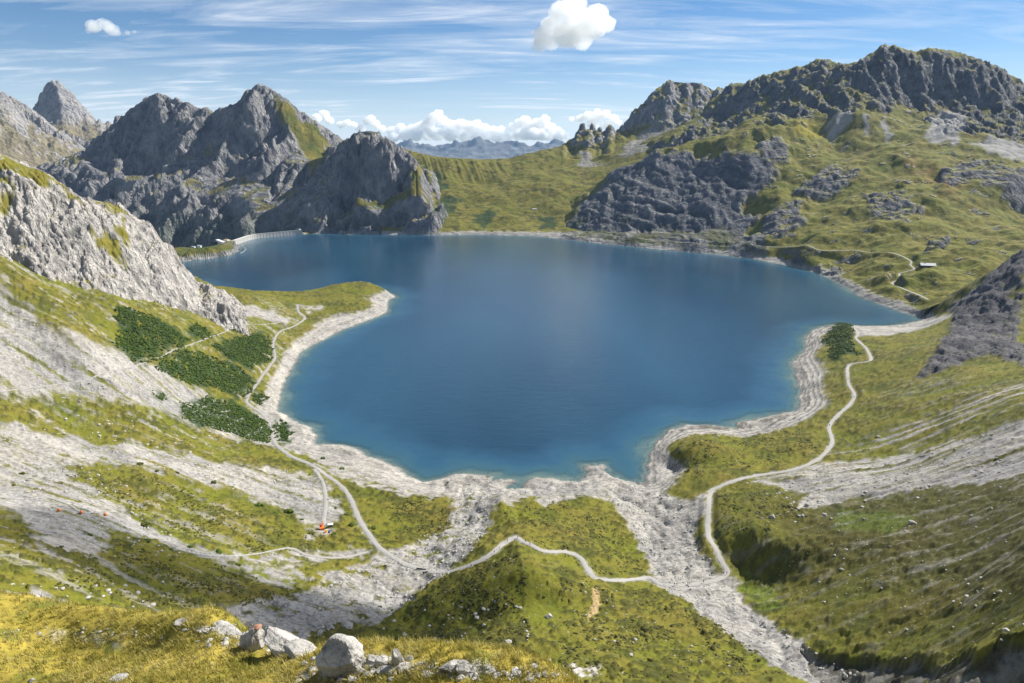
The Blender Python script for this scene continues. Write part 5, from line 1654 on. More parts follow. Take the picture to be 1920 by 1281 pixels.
PEOPLE = [  # px, py (feet), jacket, pose, facing, pack, what singles the person out
    (1357, 1077.5, 'dark', 'stand', 20, 1, 'hiker with backpack, left of the pair at the sharp road bend above the stream'),
    (1362.5, 1077.5, 'dark', 'stand', -10, 0, 'hiker in dark clothes, right of the pair at the sharp road bend above the stream'),
    (1264.5, 1098.5, 'dark', 'stride', 90, 1, 'hiker with backpack leading the pair where the road enters the stream bed'),
    (1269, 1098, 'dark', 'stride', 90, 0, 'hiker close behind another where the road enters the stream bed'),
    (1289.5, 1097.5, 'grey', 'stand', -60, 1, 'hiker with backpack in the middle of the stream bed crossing, left of a twin'),
    (1293, 1097, 'dark', 'stand', 60, 0, 'hiker in dark clothes in the middle of the stream bed crossing, right of a twin'),
    (1319, 1093.5, 'grey', 'stride', -80, 1, 'lone hiker with backpack on the right half of the stream bed crossing'),
    (965.5, 1002.5, 'dark', 'stand', 0, 0, 'hiker in dark clothes standing at the very tip of the moraine crest'),
    (971, 1010, 'blue', 'stride', 60, 0, 'hiker in blue just below the one standing on the crest tip'),
    (951.5, 1017, 'dark', 'stride', -60, 1, 'hiker with backpack first down the left path from the moraine crest'),
    (936, 1030.5, 'red', 'stride', -60, 0, 'hiker in red halfway down the left path from the moraine crest'),
    (927, 1038, 'dark', 'stride', -50, 1, 'hiker with backpack just below the one in red on the left path'),
    (883.5, 1063.5, 'dark', 'stride', -60, 1, 'hiker with backpack low on the left path where it leaves the turf slope'),
    (840.5, 1072, 'grey', 'stand', -80, 0, 'hiker in grey where the crest path meets the gravel flat'),
    (985.5, 1017, 'dark', 'stride', 80, 1, 'hiker with backpack first down the right path from the moraine crest'),
    (993.5, 1023, 'blue', 'stride', 80, 0, 'hiker in blue second down the right path from the moraine crest'),
    (774, 1053.5, 'red', 'stride', -70, 0, 'hiker in red on the gravel road above the log benches'),
    (583.5, 870, 'dark', 'stand', 170, 1, 'hiker with backpack above the fork of the left road, left of a companion'),
    (587, 871, 'dark', 'stand', 190, 0, 'hiker in dark clothes above the fork of the left road, right of a companion'),
    (602, 905, 'dark', 'stride', 0, 1, 'hiker with backpack on the side road leading down to the orange excavator'),
    (733, 868, 'dark', 'stand', 0, 0, 'person standing on the pale spit at the left near shore'),
    (866, 889, 'dark', 'stand', 10, 0, 'person at the water edge on the left side of the middle shingle point'),
    (915, 889.5, 'dark', 'stand', -10, 0, 'person at the water edge on the right side of the middle shingle point'),
    (1110, 873.5, 'dark', 'stand', 20, 0, 'person on the left of the three small figures at the river mouth spit'),
    (1122, 872.5, 'blue', 'stand', -20, 0, 'person in blue on the tip of the river mouth spit'),
    (985, 926, 'dark', 'stand', 40, 0, 'person on the shingle right of the narrow inlet'),
    (1445, 883, 'dark', 'stride', -60, 1, 'hiker with backpack leading two on the road left of the pale scree fan'),
    (1459, 880, 'blue', 'stride', -60, 0, 'hiker in blue trailing another on the road left of the pale scree fan'),
    (1478, 876, 'white', 'stride', 100, 0, 'hiker in a white shirt on the road where it passes the scree fan'),
    (1555, 799, 'dark', 'stride', 10, 1, 'lone hiker with backpack on the straight stretch of the right shore road'),
    (1601, 746, 'dark', 'stride', -10, 0, 'hiker in dark clothes at the lay-by of the right shore road'),
    (1590, 712, 'dark', 'stride', 10, 1, 'hiker with backpack below the sharp corner of the right shore road'),
    (1594, 689, 'red', 'stride', 10, 0, 'hiker in red at the sharp corner of the right shore road'),
    (255, 684.5, 'dark', 'stride', 80, 1, 'hiker with backpack on the narrow trail crossing the left scree slope'),
    (484, 718, 'dark', 'stride', 180, 0, 'hiker in dark clothes on the left road beside the dark pine thicket'),
    (463, 749, 'grey', 'stride', 180, 1, 'hiker with backpack at the elbow of the left road above the shore'),
    (477, 765, 'blue', 'stride', 0, 0, 'hiker in blue just past the elbow of the left road'),
]
for px, py, jc, pose, fz, pk, lab in PEOPLE:
    g = ground(px, py, [basin])
    z = g[2]
    for pa, _ in PATHS:
        if pa.p is basin:
            d = np.hypot(pa.xy[:, 0] - g[0], pa.xy[:, 1] - g[1])
            if d.min() < pa.w * .5:
                z = max(z, float(pa.p.height(g[0], g[1])) + .2)
    o = link('person', get_person(jc, pose), lab, 'person', loc=(g[0], g[1], z), rz=R(fz))
    k = 1.08
    o.scale = (k, k, k)
    if pk:
        link('backpack', PACK, parent=o)


# ---- building site at the end of the side road
def at_ground(a, b, up=0.0, p=None):
    g = ground(a, b, [p or basin])
    return np.array([g[0], g[1], g[2] + up])


c = at_ground(604, 993)
r = thing('excavator', 'orange and red excavator with folded arm at the end of the side road', 'excavator', c, R(15))
for sx in (-1, 1):
    tr = MB()
    V = []
    for x in (sx * 1.0 - .28, sx * 1.0 + .28):
        V += [(x, -1.6, 0), (x, -1.9, .4), (x, -1.6, .8), (x, 1.6, .8), (x, 1.9, .4), (x, 1.6, 0)]
    tr.add(V, [(0, 1, 2, 3, 4, 5), (11, 10, 9, 8, 7, 6)] + [(i, (i + 1) % 6 + 0, (i + 1) % 6 + 6, i + 6) for i in range(6)])
    tr.build('track', BLACK, r)
MB().box(-1.3, 1.3, -1.9, 1.2, .9, 1.9).build('body', ORANGE, r)
cb = MB().add([(-1.25, -.2, 1.91), (-.1, -.2, 1.91), (-.1, 1.3, 1.91), (-1.25, 1.3, 1.91), (-1.2, -.2, 3.2), (-.15, -.2, 3.2), (-.15, 1.0, 3.2), (-1.2, 1.0, 3.2)], [(3, 2, 1, 0), (4, 5, 6, 7), (0, 1, 5, 4), (1, 2, 6, 5), (2, 3, 7, 6), (3, 0, 4, 7)]).build('cab', REDPAINT, r)
MB().box(-1.0, -.35, 1.10, 1.26, 2.2, 2.9).build('window', GLASS, cb)
MB().cyl((.4, .9, 1.7), (.4, 2.9, 3.9), .24, 8).build('boom', ORANGE, r)
MB().cyl((.4, 2.9, 3.9), (.4, 4.5, 1.9), .19, 8).build('arm', ORANGE, r)
MB().add([(-.1, 4.3, 1.9), (.9, 4.3, 1.9), (.9, 4.9, 1.5), (-.1, 4.9, 1.5), (-.1, 4.2, 1.0), (.9, 4.2, 1.0)], [(0, 1, 2, 3), (3, 2, 5, 4), (0, 3, 4), (1, 5, 2), (0, 4, 5, 1)]).build('bucket', STEEL, r)
c = at_ground(620, 990)
r = thing('site_shelter', 'open site shelter with a bright white flat roof right of the excavator', 'shelter', c, R(8))
MB().box(-1.6, 1.6, -1.1, 1.1, 2.5, 2.7).build('roof', WHITE, r)
for sx in (-1, 1):
    for sy in (-1, 1):
        MB().cyl((sx * 1.45, sy * .95, -.3), (sx * 1.45, sy * .95, 2.49), .06, 6).build('leg', STEEL, r)
MB().box(-1.3, 1.3, .7, .78, .2, 1.9).build('back_panel', BLUE, r)
c = at_ground(617, 996)
r = thing('pipe_stack', 'bundle of bright steel pipes lying in front of the white site shelter', 'pipes', c, R(25))
for k, (y, z) in enumerate(((0, .2), (.42, .2), (.84, .2), (.21, .55), (.63, .55))):
    MB().cyl((-2.2, y, z), (2.2, y, z), .2, 10).build('pipe', STEEL, r)
for a, b, m, lab in ((610.5, 999.5, ORANGE, 'orange drum on the building site below the steel pipes'), (612, 997, YELLOW, 'yellow drum beside the steel pipes'), (617, 999.5, BLUE, 'blue drum on the building site below the steel pipes')):
    c = at_ground(a, b)
    r = thing('drum', lab, 'drum', c)
    MB().cyl((0, 0, 0), (0, 0, 1.25), .55, 14).build('body', m, r)
    for z in (.4, .85):
        MB().cyl((0, 0, z), (0, 0, z + .07), .585, 14).build('hoop', m, r)
c = at_ground(586, 998)
r = thing('notice_board', 'tilted pale board standing in the grass left of the excavator', 'board', c, R(-30))
MB().box(-1.1, 1.1, -.05, .05, .4, 1.9).build('panel', WHITE, r)
for sx in (-1, 1):
    MB().box(sx * .9 - .05, sx * .9 + .05, .055, .15, -.3, 1.9).build('leg', TIMBER, r)

# ---- log benches on the gravel flat, orange marker balls
for (a, b, rz, L, lab) in ((786, 1067.5, -12, 3.0, 'dark log bench at the left end of the row on the gravel flat'), (794, 1068.5, -14, 3.4, 'dark log bench right in the middle of the row on the gravel flat'), (797.5, 1074, 22, 2.8, 'dark log bench set apart below the row on the gravel flat')):
    c = at_ground(a, b)
    r = thing('log_bench', lab, 'bench', c, R(rz))
    MB().cyl((-L / 2, 0, .5), (L / 2, 0, .5), .28, 10).build('seat', LOGWOOD, r)
    for sx in (-1, 1):
        MB().cyl((sx * L * .36, 0, -.1), (sx * L * .36, 0, .27), .24, 8).build('leg', LOGWOOD, r)
V, F = ICO[3]
for k, (a, b, lab) in enumerate(((111, 959, 'orange marker ball in the turf, leftmost of the three'), (152.5, 963, 'orange marker ball on a green bush clump, middle of the three'), (198, 967, 'orange marker ball beside the scree, rightmost of the three'))):
    c = at_ground(a, b)
    r = thing('marker_ball', lab, 'marker ball', c, 0, 'orange marker balls on the left slope')
    link('ball', mesh_np('ball', V * .78 + (0, 0, .72), F, ORANGE), parent=r)
    MB().cyl((0, 0, 1.46), (0, 0, 1.66), .09, 8).build('eyelet', STEEL, r)


# ---- boulders
def rock(seed, sub, flat=.8, facets=14, rough=.06):
    r = np.random.default_rng(seed)
    v, f = ICO[sub]
    n = r.normal(size=(facets, 3))
    n /= np.linalg.norm(n, axis=1)[:, None]
    d = r.uniform(.62, .95, facets)
    k = v @ n.T
    rad = np.min(np.where(k > .08, d / np.maximum(k, .08), 9), axis=1)
    rad = np.minimum(rad, 1.15)
    v = v * rad[:, None]
    if rough:
        q = fbm3(v[:, 0] * 2.2 + seed, v[:, 1] * 2.2, v[:, 2] * 2.2, 5, .6, seed)
        c = fbm3(v[:, 0] * 1.1, v[:, 1] * 1.1 + seed, v[:, 2] * 1.1, 3, .6, seed + 4, True)
        v = v * (1 + rough * q + rough * 1.1 * np.minimum(c, .2))[:, None]
    return v * (1, 1, flat), f


def rock_material():
    m = bpy.data.materials.new('weathered_limestone')
    m.use_nodes = True
    w = NT(m.node_tree)
    geo = w.n('ShaderNodeNewGeometry')
    n1 = w.noise(geo.outputs['Position'], 1.7, 7, .68)
    n2 = w.noise(geo.outputs['Position'], 9.0, 4, .6)
    vo = w.n('ShaderNodeTexVoronoi', feature='DISTANCE_TO_EDGE', inp={'Vector': w.n('ShaderNodeVectorMath', operation='MULTIPLY_ADD', inp={0: w.n('ShaderNodeTexNoise', inp={'Vector': geo.outputs['Position'], 'Scale': 1.3, 'Detail': 5.0}).outputs['Color'], 1: (1.3, 1.3, 1.3), 2: geo.outputs['Position']}).outputs[0], 'Scale': .75})
    crack = w.ramp(vo.outputs['Distance'], ((0.0, 0.0), (.035, 1.0)))
    c = w.ramp(n1, ((.3, (.17, .165, .155)), (.5, (.37, .355, .33)), (.72, (.50, .48, .45))))
    c = w.mix(w.math('MULTIPLY', w.math('SUBTRACT', 1.0, crack), .28), c, (.08, .075, .07))
    h = w.math('MULTIPLY_ADD', n2, .35, w.math('MULTIPLY_ADD', crack, .25, n1))
    bp = w.n('ShaderNodeBump', inp={'Strength': .9, 'Distance': .12, 'Height': h})
    b = w.n('ShaderNodeBsdfPrincipled', inp={'Base Color': c, 'Roughness': .95, 'Specular IOR Level': .1, 'Normal': bp.outputs[0]})
    o = w.n('ShaderNodeOutputMaterial')
    w.link(b.outputs[0], o.inputs[0])
    return m


LIME = rock_material()


def boulder(label, a, b, size, seed, up=.3, rz=0, flat=.8, sub=5, p=None, tilt=(0, 0), group=None, name='boulder'):
    """a, b: foot of the stone; size: half-widths in metres"""
    g = ground(a, b, [p or fg])
    if g is None:
        return None
    v, f = rock(seed, sub, flat, 16, .07)
    v = v * np.asarray(size)
    me = mesh_np('boulder', v, f, LIME, smooth=False)
    o = link(name, me, label, 'rock', group, loc=(g[0], g[1], g[2] + up * size[2]))
    o.rotation_euler = (R(tilt[0]), R(tilt[1]), R(rz))
    return o


boulder('big rounded grey boulder with a crack on the golden meadow edge', 634, 1258, (.95, .85, .86), 5, up=.62, rz=20, flat=1.0)
boulder('tall leaning grey outcrop on the crest of the golden meadow, its tip lichen red', 506, 1208, (1.15, 1.1, 1.75), 9, up=.45, rz=40, flat=1.0, tilt=(0, -16))
boulder('round grey boulder on the left foot of the leaning outcrop', 482, 1213, (.72, .7, .85), 21, up=.45, rz=10, flat=1.0)
boulder('long low grey slab running down right of the leaning outcrop', 538, 1222, (1.6, .8, .75), 22, up=.25, rz=-28, tilt=(0, 24))
boulder('flat pale slab at the lower end of the outcrop on the meadow edge', 566, 1230, (.95, .6, .45), 23, up=.2, rz=-20, tilt=(0, 18))
boulder('grey stone close against the right side of the big boulder', 672, 1246, (.36, .32, .27), 24, up=.35, rz=50)
boulder('pale stone third from the big boulder along the meadow edge', 698, 1244, (.40, .34, .25), 25, up=.35, rz=80)
boulder('pale angular stone in the middle of the rock row right of the big boulder', 718, 1246, (.32, .3, .27), 26, up=.3, rz=15)
boulder('sharp upright little stone at the right end of the rock row', 745, 1246, (.26, .24, .42), 27, up=.45, rz=0, flat=1.1)
boulder('small pale stone in front of the upright little stone', 752, 1251, (.2, .2, .15), 28, up=.3)
boulder('pale ragged rock on the meadow rim below the middle hill', 846, 1254, (.48, .32, .26), 31, up=.4, rz=10)
boulder('rust-tinged grey rock right of the pale ragged rock on the meadow rim', 868, 1256, (.34, .28, .25), 32, up=.4, rz=70)
boulder('pale flat stone sunk in the golden meadow near the bottom edge', 224, 1274, (.42, .3, .2), 33, up=.25, rz=30)
boulder('white stone on the rim of the golden meadow left of the outcrop ledge', 340, 1168, (.5, .35, .22), 34, up=.4, rz=0)
boulder('pale low ledge of rock breaking through the meadow rim left of the outcrop', 430, 1186, (1.3, .5, .25), 35, up=.2, rz=-25, tilt=(0, 12))
boulder('small stone in the grass at the bottom left', 60, 1277, (.2, .16, .12), 36, up=.3)
# lichen-red tip
tip = bpy.data.objects.get('boulder.001')
if tip:
    vv = np.array([q.co[:] for q in tip.data.vertices])
    from mathutils import Euler
    up_ = np.array(Euler((0, R(-16), R(40))).to_matrix())[2]
    top_ = vv[(vv @ up_).argmax()] * .93
    v, f = rock(41, 3, .5, 12, .05)
    link('lichen_patch', mesh_np('lichen_patch', v * (.26, .24, .2) + top_, f, simple('red_lichen', (.33, .17, .11), .95)), parent=tip)

# ---- small stones of the golden meadow, field stones of the valley
ROCKS = [mesh_np('field_stone', *rock(200 + k, 2, .75, 10, .05), STONE_S, smooth=False) for k in range(8)]


def in_poly(px, py, poly):
    ins = False
    for (ax, ay), (bx, by) in zip(poly, poly[1:] + poly[:1]):
        if (ay > py) != (by > py) and px < (bx - ax) * (py - ay) / (by - ay) + ax:
            ins = not ins
    return ins


def near_path(x, y, k=2.2):
    for pa, _ in PATHS:
        if pa.p is basin and np.min((pa.xy[:, 0] - x) ** 2 + (pa.xy[:, 1] - y) ** 2) < (pa.w * k * .5) ** 2:
            return True
    return False


def sample(poly, n, seed, p=None):
    r = np.random.default_rng(seed)
    xs, ys = [a for a, _ in poly], [b for _, b in poly]
    out, tries = [], 0
    while len(out) < n and tries < n * 30:
        tries += 1
        a, b = r.uniform(min(xs), max(xs)), r.uniform(min(ys), max(ys))
        if not in_poly(a, b, poly):
            continue
        g = ground(a, b, [p or basin])
        if g is None or g[2] < .5 or near_path(g[0], g[1]):
            continue
        out.append((g, a, b))
    return out


FIELD = [([(20, 1090), (400, 1090), (500, 1160), (420, 1160), (200, 1135), (20, 1130)], 34, (.5, 1.3), 'pale stone on the dark turf just beyond the golden meadow', 'stones below the golden meadow'),
         ([(600, 1190), (700, 1160), (980, 1110), (1000, 1240), (800, 1235), (640, 1215)], 44, (.45, 1.2), 'pale stone on the shaded side of the middle hill', 'stones on the shaded side of the middle hill'),
         ([(1000, 1060), (1110, 1080), (1240, 1120), (1420, 1260), (1020, 1275)], 30, (.35, .9), 'pale stone on the sunny side of the middle hill', 'stones on the sunny side of the middle hill'),
         ([(1560, 1000), (1900, 960), (1910, 1230), (1600, 1200), (1480, 1100)], 40, (.35, 1.1), 'grey stone on the long olive slope at the right', 'stones on the right olive slope'),
         ([(1380, 940), (1900, 900), (1900, 960), (1600, 1000), (1420, 980)], 26, (.5, 1.4), 'grey stone on the green bench below the right scree fan', 'stones on the green bench'),
         ([(20, 760), (300, 780), (500, 850), (300, 850), (20, 800)], 40, (.6, 1.6), 'grey block lying on the left scree slope', 'blocks on the left scree slope')]
for i, (poly, n, (s0, s1), lab, grp) in enumerate(FIELD):
    r = np.random.default_rng(500 + i)
    got = [(g, a, b, s0 + (s1 - s0) * r.random() ** 2.5) for g, a, b in sample(poly, n, 300 + i)]
    by = sorted(range(len(got)), key=lambda q: -got[q][3])
    tags = {}
    for q, word in ((by[0], 'largest'), (by[1], 'second largest'), (by[2], 'third largest')):
        tags[q] = word
    for q, word in ((min(range(len(got)), key=lambda q: got[q][1]), 'leftmost'), (max(range(len(got)), key=lambda q: got[q][1]), 'rightmost'), (max(range(len(got)), key=lambda q: got[q][2]), 'lowest lying'), (min(range(len(got)), key=lambda q: got[q][2]), 'farthest')):
        tags.setdefault(q, word)
    for q_, (g, a, b, s) in enumerate(got):
        o = link('field_stone', ROCKS[r.integers(8)], (tags[q_] + ' ' + lab) if q_ in tags else lab, 'stone', grp, loc=(g[0], g[1], g[2] + .15 * s), rz=r.uniform(0, 6.28))
        o.scale = (s, s * r.uniform(.7, 1.1), s * r.uniform(.6, .9))
for k, (a, b, s, lab) in enumerate([(653, 1176, 2.6, 'large grey boulder at the lower end of the left gravel stream'), (620, 1178, 1.9, 'grey boulder left of the large one at the end of the left gravel stream'), (600, 1186, 1.3, 'smaller grey boulder on the dark turf left of the gravel boulders'),
                                     (1029, 1158, 1.6, 'pale flat boulder on the face of the middle hill'), (1513, 948, 1.6, 'grey boulder beside the pale sand pocket on the bench'), (903, 1006, 1.0, 'small boulder at the edge of the left gravel stream'),
                                     (1448, 971, 2.0, 'grey boulder in the grass right of the road bend'), (1546, 966, 1.5, 'grey boulder on the green bench'), (1710, 982, 1.8, 'pair-sized grey boulder at the right end of the green bench'), (1646, 820, 1.8, 'lone dark boulder on the right slope above the scree fan')]):
    g = ground(a, b, [basin])
    v, f = rock(600 + k, 4, .7, 14, .07)
    o = link('boulder', mesh_np('boulder', v * s, f, LIME), lab, 'rock', loc=(g[0], g[1], g[2] + .2 * s), rz=k * 1.3)


def merged(name, base, places, mat, smooth=False):
    """uncountable small pieces joined into one body"""
    V, F, n = [], [], 0
    for (x, y, z, sx, sy, sz, a, k) in places:
        v, f = base[k]
        c, s = math.cos(a), math.sin(a)
        v = v * (sx, sy, sz)
        v = np.stack([v[:, 0] * c - v[:, 1] * s + x, v[:, 0] * s + v[:, 1] * c + y, v[:, 2] + z], 1)
        V.append(v)
        F.append(f + n)
        n += len(v)
    return link(name, mesh_np(name, np.concatenate(V), np.concatenate(F), mat, smooth), kind='stuff')


# rubble of the stream beds and scree, far too many to count
SMALL = [rock(700 + k, 1, .8, 8, 0) for k in range(8)]


def rubble(polys, n, seed, s0, s1):
    r = np.random.default_rng(seed)
    out = []
    for poly, k in polys:
        q = []
        for a, b in poly:
            g = ground(a, b, [basin])
            if g is not None:
                q.append((g[0], g[1]))
        xs, ys = [a for a, _ in q], [b for _, b in q]
        m = int(n * k)
        X, Y = r.uniform(min(xs), max(xs), m * 3), r.uniform(min(ys), max(ys), m * 3)
        ins = np.zeros(len(X), bool)
        for (ax, ay), (bx, by) in zip(q, q[1:] + q[:1]):
            if ay != by:
                ins ^= ((ay > Y) != (by > Y)) & (X < (bx - ax) * (Y - ay) / (by - ay) + ax)
        X, Y = X[ins][:m], Y[ins][:m]
        Z = basin.height(X, Y)
        ok = Z > .3
        for x, y, z in zip(X[ok], Y[ok], Z[ok]):
            s = s0 + (s1 - s0) * r.random() ** 4
            out.append((x, y, z + .1 * s, s, s * r.uniform(.6, 1), s * r.uniform(.5, .9), r.uniform(0, 6.3), r.integers(8)))
    return out


G1 = [(1130, 880), (1172, 903), (1240, 925), (1290, 940), (1300, 1000), (1345, 1075), (1380, 1110), (1420, 1150), (1530, 1225), (1620, 1262), (1530, 1279), (1440, 1235), (1350, 1180), (1300, 1135), (1225, 1095), (1212, 1040), (1150, 945)]
G2 = [(870, 900), (930, 900), (912, 1000), (880, 1040), (800, 1100), (720, 1160), (660, 1165), (545, 1218), (410, 1165), (530, 1120), (600, 1100), (690, 1060), (770, 1022), (852, 960)]
G3 = [(0, 540), (110, 640), (300, 690), (480, 800), (510, 838), (300, 768), (0, 738)]
G4 = [(0, 800), (330, 850), (580, 885), (640, 965), (450, 925), (200, 868), (330, 1012), (420, 1040), (200, 1040), (40, 965)]
G5 = [(1400, 905), (1560, 868), (1910, 790), (1910, 885), (1600, 935), (1500, 955)]
merged('rubble', SMALL, rubble([(G1, 1.6), (G2, 1.8), (G3, 1.2), (G4, 1.4), (G5, 1.0)], 1200, 801, .18, 1.15), STONE_S)
TURF = [([(20, 840), (560, 870), (640, 1000), (700, 1060), (400, 1130), (20, 1120)], 1.0), ([(700, 1180), (980, 1020), (1120, 1090), (1420, 1270), (800, 1240)], 1.0), ([(1380, 930), (1910, 880), (1910, 1240), (1600, 1220), (1400, 1080)], 1.3)]
merged('scattered_stones', SMALL, rubble(TURF, 420, 803, .14, .6), STONE_S)


# ---- shrubs
def shrub_mesh(seed, nc_=9, spiky=.5):
    """a cushion of foliage: a broken dome of leaf clumps"""
    r = np.random.default_rng(seed)
    V, F, n = [], [], 0
    for k in range(nc_):
        a, e = r.uniform(0, 6.28), r.uniform(0, .75)
        c = np.array([math.cos(a) * e, math.sin(a) * e, .35 * (1 - e) + r.uniform(0, .12)])
        v, f = ICO[1]
        v = v * r.uniform(.32, .5) * (1 + spiky * r.normal(size=len(v)) * .3)[:, None] * (1, 1, .85) + c
        V.append(v)
        F.append(f + n)
        n += len(v)
    return np.concatenate(V), np.concatenate(F)


def leaf_material(name, a, b):
    m = bpy.data.materials.new(name)
    m.use_nodes = True
    w = NT(m.node_tree)
    geo = w.n('ShaderNodeNewGeometry')
    n = w.noise(geo.outputs['Position'], 1.3, 5, .7)
    n2 = w.noise(geo.outputs['Position'], .09, 3, .5)
    f = w.math('MULTIPLY_ADD', n2, .6, n)
    c = w.mix(w.ramp(f, ((.55, 0.0), (1.0, 1.0))), a, b)
    bs = w.n('ShaderNodeBsdfPrincipled', inp={'Base Color': c, 'Roughness': .85, 'Specular IOR Level': .15})
    o = w.n('ShaderNodeOutputMaterial')
    w.link(bs.outputs[0], o.inputs[0])
    return m


PINE_M = leaf_material('dwarf_pine_needles', (.020, .042, .006), (.080, .118, .014))
BUSH_M = leaf_material('alpine_bush_leaves', (.030, .042, .010), (.085, .095, .018))
HEATH_M = leaf_material('heath_twigs', (.036, .040, .010), (.090, .085, .018))
SHRUBS = [shrub_mesh(900 + k) for k in range(8)]
MATS = [shrub_mesh(940 + k, 3, .9) for k in range(8)]


def thicket(polys, seed, dens, s0, s1, mat, name):
    r = np.random.default_rng(seed)
    out = []
    for poly in polys:
        q = [ground(a, b, [basin]) for a, b in poly]
        q = [(g[0], g[1]) for g in q if g is not None]
        xs, ys = [a for a, _ in q], [b for _, b in q]
        area = (max(xs) - min(xs)) * (max(ys) - min(ys))
        m = int(area * dens)
        X, Y = r.uniform(min(xs), max(xs), m), r.uniform(min(ys), max(ys), m)
        ins = np.zeros(len(X), bool)
        Xw, Yw = X + 5 * fbm(X / 14, Y / 14, 3, .5, 91), Y + 5 * fbm(X / 14, Y / 14, 3, .5, 92)
        for (ax, ay), (bx, by) in zip(q, q[1:] + q[:1]):
            if ay != by:
                ins ^= ((ay > Yw) != (by > Yw)) & (Xw < (bx - ax) * (Yw - ay) / (by - ay) + ax)
        gap = fbm((X * .94 - Y * .3) / 16, (X * .3 + Y * .94) / 7, 3, .5, 93) >-.62
        ok = ins & gap
        X, Y = X[ok], Y[ok]
        Z = basin.height(X, Y)
        for x, y, z in zip(X, Y, Z):
            s = r.uniform(s0, s1)
            out.append((x, y, z - .1 * s, s, s * r.uniform(.8, 1.1), s * r.uniform(.8, 1.2), r.uniform(0, 6.3), r.integers(8)))
    return out


pl = thicket(PINES, 901, .33, .9, 2.1, PINE_M, 'pine')
merged('dwarf_pine_thicket', MATS, pl, PINE_M)
mound = thicket([PINE_MOUND], 902, .24, .8, 1.8, PINE_M, 'pine')
merged('dwarf_pine_thicket', MATS, mound, PINE_M)

# single bushes one can point at
BM = [mesh_np('bush', *SHRUBS[k], BUSH_M, smooth=False) for k in range(8)]
PM = [mesh_np('bush', *SHRUBS[k], PINE_M, smooth=False) for k in range(8)]
BUSHES = [(485, 948, 5.4, 1, 'largest dark bush on the left scree fan'), (540, 960, 5.6, 1, 'wide dark bush right of the largest one on the left scree fan'), (515, 962, 3.6, 1, 'dark bush between the two wide bushes on the scree fan'), (270, 985, 4.6, 0, 'broad green bush beside the gravel below the orange balls'), (168, 1004, 2.6, 1, 'small dark bush on the gravel below the orange balls'),
          (115, 1027, 2.4, 0, 'green bush low on the left gravel fan'), (294, 884, 3.4, 0, 'green bush high on the left scree fan'), (332, 887, 3.0, 0, 'green bush right of the high one on the scree fan'), (400, 905, 4.0, 0, 'wide green bush on the streaked scree'), (262, 870, 3.6, 0, 'light green bush at the upper edge of the scree fan'),
          (40, 889, 3.6, 0, 'green bush on the leftmost scree'), (26, 910, 2.6, 0, 'bush below the green one on the leftmost scree'), (580, 890, 1.8, 1, 'small dark bush beside the road fork'), (605, 860, 4.4, 1, 'dark pine bush right of the road above the fork'), (640, 880, 5.0, 1, 'dark pine bush on the gravel between road and lake'), (625, 1002, 3.2, 1, 'dark bush right of the building site'),
          (650, 966, 3.8, 1, 'dark bush in the loop between the two roads'), (660, 985, 4.0, 1, 'dark bush just left of the road bend'), (700, 990, 3.6, 1, 'dark bush right of the road bend'), (565, 975, 2.6, 1, 'dark bush left of the side road'), (630, 953, 2.4, 1, 'small dark bush between the side road and the main road'), (275, 1015, 4.0, 1, 'dark bush on the shaded slope below the gravel tongue'),
          (320, 1032, 3.2, 1, 'dark bush at the head of the lower trail'), (410, 1035, 4.4, 1, 'broad dark bush above the lower trail'), (445, 1060, 3.2, 1, 'dark bush below the lower trail'), (355, 1026, 2.8, 1, 'dark bush left of the broad one above the lower trail'), (520, 970, 2.2, 1, 'little dark bush below the scree fan bushes'), (868, 1208, 3.4, 1, 'dark bush low on the middle hill'),
          (900, 1126, 1.4, 1, 'tiny dark bush on the shaded side of the middle hill'), (840, 905, 2.2, 0, 'bush on the middle shingle point'), (1020, 1120, 2.2, 1, 'dark bush on the face of the middle hill'), (712, 1138, 2.0, 0, 'bush on the gravel island of the left stream'), (735, 1145, 1.8, 0, 'small bush right of the one on the gravel island')]
for k, (a, b, s, dk, lab) in enumerate(BUSHES):
    g = ground(a, b, [basin])
    s *= .62
    o = link('bush', (PM if dk else BM)[k % 8], lab, 'bush', loc=(g[0], g[1], g[2] - .1 * s), rz=k * 2.1)
    o.scale = (s, s * .9, s * .85)


# low heath clumps in drifts over the moraine hills and the turf
def heath(polys, n, seed):
    r = np.random.default_rng(seed)
    out = []
    for poly, k in polys:
        q = [ground(a, b, [basin]) for a, b in poly]
        q = [(g[0], g[1]) for g in q if g is not None]
        xs, ys = [a for a, _ in q], [b for _, b in q]
        m = int(n * k)
        X, Y = r.uniform(min(xs), max(xs), m * 8), r.uniform(min(ys), max(ys), m * 8)
        ins = np.zeros(len(X), bool)
        for (ax, ay), (bx, by) in zip(q, q[1:] + q[:1]):
            if ay != by:
                ins ^= ((ay > Y) != (by > Y)) & (X < (bx - ax) * (Y - ay) / (by - ay) + ax)
        ok = ins & (fbm(X / 17, Y / 17, 3, .55, 95) + .8 * r.normal(size=len(X)) * .3 > .10)
        X, Y = X[ok][:m], Y[ok][:m]
        Z = basin.height(X, Y)
        for x, y, z in zip(X, Y, Z):
            if near_path(x, y, 1.6):
                continue
            s = r.uniform(.25, .85)
            out.append((x, y, z - .12 * s, s * 1.3, s, s * .6, r.uniform(0, 6.3), r.integers(8)))
    return out


